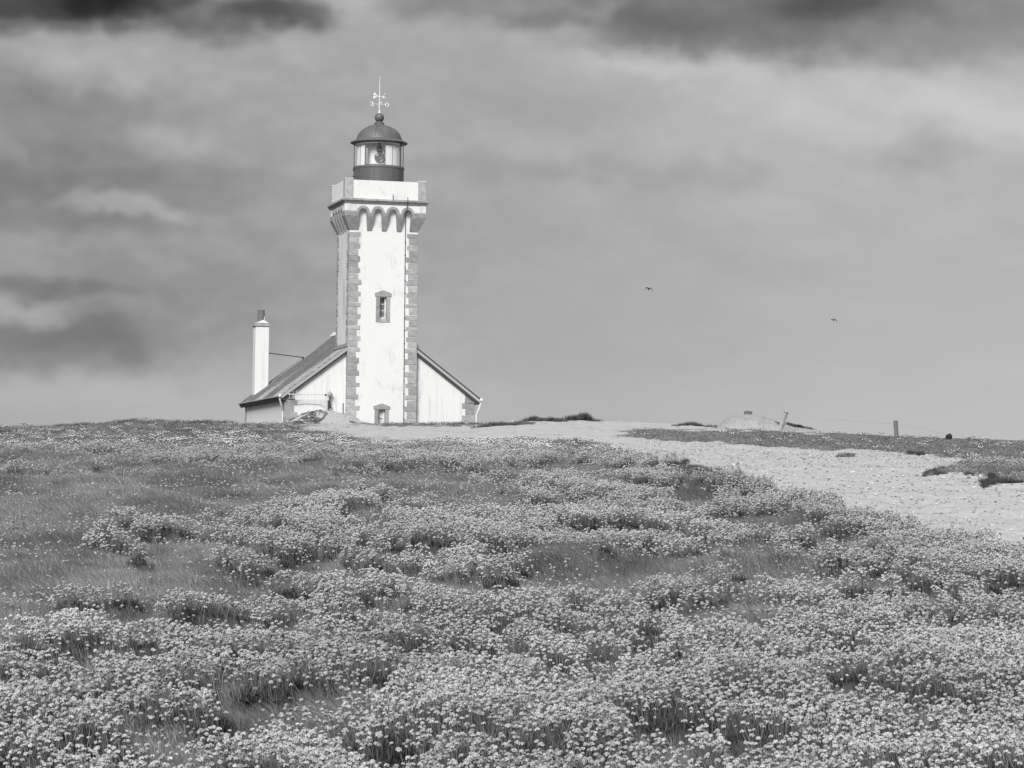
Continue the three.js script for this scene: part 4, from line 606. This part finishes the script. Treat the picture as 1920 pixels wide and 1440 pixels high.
// ---------------------------------------------------------------- mound, posts, boulder on the right-hand skyline
{
  const d0 = 88, s = d0 / FOCAL, O = at(1403, 806, d0), r = rng(606), n = 90, m = 40, pos = [], idx = [], uvs = [];
  const prof = (x) => { const t = x / s; let h = 31 * Math.pow(clamp(1 - Math.pow(Math.abs((t - 0) / (t < 0 ? 62 : 66)), 1.9), 0, 1), 0.72); h = Math.min(h, 28.5); return Math.max(h, 9 * clamp(1 - (t - 40) / 115, 0, 1) * sm(20, 50, t)) * s; };
  for (let j = 0; j <= m; j++) for (let i = 0; i <= n; i++) { const x = lerp(-72, 170, i / n) * s, z = lerp(1.3, -1.6, j / m), q = z > 0 ? z / 1.15 : z / 1.4; const y = prof(x) * clamp(1 - Math.pow(Math.abs(q), 1.7), 0, 1) * (1 + 0.22 * fbm(x * 2.4, z * 2.4, 4)) - 0.12 * sm(0.6, 1, Math.abs(q)) - 0.02 + 0.03 * fbm(x * 7, z * 7, 3); pos.push(x, y, z); uvs.push(x, z + y); }
  for (let j = 0; j < m; j++) for (let i = 0; i < n; i++) { const a = j * (n + 1) + i, b = a + 1, c = a + n + 1, e = c + 1; idx.push(a, b, e, a, e, c); }
  const g = new THREE.BufferGeometry(); g.setAttribute('position', new THREE.Float32BufferAttribute(pos, 3)); g.setAttribute('uv', new THREE.Float32BufferAttribute(uvs, 2)); g.setIndex(idx); g.computeVertexNormals();
  const heap = thing('gravel_mound', 'pale flat-topped gravel mound on the skyline beyond the path', 'mound', O); part(heap, 'gravel_heap', g, M.gravel);
  const b = at(1403, 777.5, d0); tag(part(scene, 'concrete_block', [block(-0.125, 0.125, -0.01, 0.115, -0.09, 0.09, 0.008), block(-0.04, 0.03, 0.112, 0.13, -0.05, 0.05, 0.006)], std(0.14, 0.95, { bumpMap: bumpGrain, bumpScale: 0.02 })), 'small dark square block set on top of the gravel mound', 'block').position.set(...b);
  // posts: round weathered timber with a sawn top and a wire staple
  const post = (name, base, top, rad, label, grey) => { const A = V3(...base), B = V3(...top), L = A.distanceTo(B), P = thing(name, label, 'post', base, 0, 'fence posts on the skyline'); P.quaternion.setFromUnitVectors(V3(0, 1, 0), B.clone().sub(A).normalize());
    const pr = [[rad * 1.08, -0.3], [rad * 1.05, 0], [rad, L * 0.4], [rad * 1.02, L * 0.8], [rad * 0.98, L - 0.012], [rad * 0.86, L], [0.001, L + 0.004]]; part(P, 'shaft', new THREE.LatheGeometry(pr.map((p) => new THREE.Vector2(...p)), 14), std(grey, 0.95, { map: stoneTex, bumpMap: bumpGrain, bumpScale: 0.03 }));
    part(P, 'cap', new THREE.CylinderGeometry(rad * 1.02, rad * 1.03, 0.035, 14).translate(0, L - 0.035, 0), std(0.19, 0.9)); part(P, 'staple', rod([-rad - 0.01, L * 0.72, 0], [rad + 0.012, L * 0.72, 0], 0.008), M.bar); return P; };
  post('fence_post', at(1464, 803, 86.5), at(1474.5, 771, 86.3), 0.075, 'leaning weathered post at the right foot of the gravel mound', 1.25);
  post('fence_post', at(1681, 820, 76), at(1679.5, 788.5, 76), 0.062, 'upright weathered post standing alone on the skyline', 0.55);
  const wire = thing('fence_wire', 'thin slack wire running between the two posts and down to the boulder', 'wire', at(1474, 776, 86.4));
  const o = V3(...at(1474, 776, 86.4)), rel = (p) => V3(...p).sub(o).toArray();
  part(wire, 'strand', tube([[0, 0, 0], rel(at(1545, 785.5, 83)), rel(at(1620, 791, 79)), rel(at(1678, 795, 75.9)), rel(at(1730, 803, 74)), rel(at(1778, 816, 72.5))], 0.0028, 5, 60), std(0.42, 0.6));
  // dark boulder and a weathered stump
  const rock = (seed, sx, sy, sz, notch) => { const g2 = new THREE.IcosahedronGeometry(1, 4), p = g2.attributes.position; for (let i = 0; i < p.count; i++) { let x = p.getX(i), y = p.getY(i), z = p.getZ(i); const k = 1 + 0.16 * fbm(x * 1.3 + seed, y * 1.3 + z, 4) - notch * Math.exp(-(((x - 0.75) / 0.3) ** 2) - (((y + 0.3) / 0.3) ** 2)); p.setXYZ(i, x * k * sx, Math.max(-0.35, y * k) * sy, z * k * sz); } g2.computeVertexNormals(); return boxUV(g2); };
  const [rx, ry, rz] = at(1779.5, 820.5, 72.3); tag(part(scene, 'boulder', rock(3, 0.098, 0.105, 0.09, 0.35), std(0.022, 0.9, { bumpMap: bumpGrain, bumpScale: 0.02 })), 'small rounded black boulder sitting alone on the bank skyline', 'boulder').position.set(rx, ry, rz);
  const st = thing('stump', 'tiny broken grey stump on the skyline right of the boulder', 'stump', at(1819, 824, 73)); part(st, 'stub', block(-0.05, 0.02, -0.1, 0.062, -0.03, 0.03, 0.012, 0.02, r), std(0.14, 0.95)); part(st, 'splinter', block(0.02, 0.055, -0.1, 0.035, -0.025, 0.025, 0.01, 0.02, r), std(0.35, 0.95));
  // dry brush on the tail of the mound
  const br = thing('brushwood', 'dark straggling brushwood on the mound slope behind the leaning post', 'brushwood', at(1500, 804, 88.6)), S = new Scatter([cushionGeo(61, 60, 0.09, 0.05), cushionGeo(62, 60, 0.09, 0.09)], M.blade), bo = V3(...at(1500, 804, 88.6));
  for (const [a, b2, cnt] of [[[1446, 788], [1470, 797], 50], [[1474, 792], [1500, 798], 50], [[1498, 797], [1535, 807], 60], [[1448, 790], [1462, 795], 30]]) for (let i = 0; i < cnt; i++) { const t = r(), p = V3(...at(lerp(a[0], b2[0], t) + (r() - 0.5) * 3, lerp(a[1], b2[1], t) + (r() - 0.5) * 3 + 2, 88.4 + (r() - 0.5) * 0.3)).sub(bo); S.add(i % 2, p.x, p.y, p.z, 0.35 + 0.45 * r(), r() * 6.28, (r() - 0.5) * 1.4, (r() - 0.5) * 1.4, 0.6 + 0.8 * r()); }
  S.build(br, 'twigs');
  part(br, 'stick', [rod(V3(...at(1474, 795, 88)).sub(bo).toArray(), V3(...at(1492, 801, 88)).sub(bo).toArray(), 0.02, 5), rod(V3(...at(1447, 788, 88.3)).sub(bo).toArray(), V3(...at(1466, 797, 88)).sub(bo).toArray(), 0.022, 5)], std(0.06, 0.95));
}
// ---------------------------------------------------------------- gulls
function gull(px, py, d, span, up, fold, roll, label) {
  const B = thing('gull', label, 'bird', at(px, py, d), -0.35), T = [], half = span / 2, n = 14, m = 8, rings = [];
  for (let i = -n; i <= n; i++) { const t = i / n, a = Math.abs(t), x = half * (a < 0.45 ? a : 0.45 + (a - 0.45) * 0.92) * Math.sign(t), y = up * (a < 0.42 ? Math.sin(a / 0.42 * 1.5708) : 1 - fold * Math.pow((a - 0.42) / 0.58, 1.6)) + roll * x, ch = span * (0.15 * Math.pow(1 - a, 0.4) + 0.012) * (a < 0.1 ? 1 : 1), th = span * (0.045 * (1 - a) + 0.036) + span * 0.02 * Math.exp(-((a / 0.06) ** 2)), sw = -span * 0.1 * a * a - span * 0.02;
    rings.push([...Array(m)].map((_, j) => { const q = j / m * 6.2832, len = ch * (0.5 + 1.3 * Math.exp(-((a / 0.05) ** 2))); return [x, y + Math.sin(q) * th - 0.035 * span * Math.exp(-((a / 0.06) ** 2)), sw + Math.cos(q) * len]; })); }
  for (let i = 0; i < rings.length - 1; i++) for (let j = 0; j < m; j++) { const q = (j + 1) % m; T.push(...rings[i][j], ...rings[i + 1][q], ...rings[i + 1][j], ...rings[i][j], ...rings[i][q], ...rings[i + 1][q]); }
  B.rotation.x = 0.32; const g = new THREE.BufferGeometry(); g.setAttribute('position', new THREE.Float32BufferAttribute(T, 3)); g.computeVertexNormals(); g.setAttribute('uv', new THREE.Float32BufferAttribute(new Float32Array(T.length / 3 * 2), 2));
  part(B, 'body', g, std(0.012, 0.8)); part(B, 'head', new THREE.SphereGeometry(span * 0.035, 10, 8).scale(0.9, 0.9, 1.3).translate(0, -0.01 * span, span * 0.19), std(0.02, 0.8)); part(B, 'beak', new THREE.ConeGeometry(span * 0.012, span * 0.06, 6).rotateX(Math.PI / 2).translate(0, -0.015 * span, span * 0.26), std(0.02, 0.6));
}
gull(1216.5, 541.5, 300, 1.0, 0.15, 2.7, -0.05, 'larger gull gliding with arched wings, the higher of two birds');
gull(1564.5, 600, 330, 0.88, 0.1, 2.4, -0.08, 'smaller distant gull low over the path, the right-hand bird');
console.log('plants placed', total);
//@@MORE
renderer.render(scene, camera);
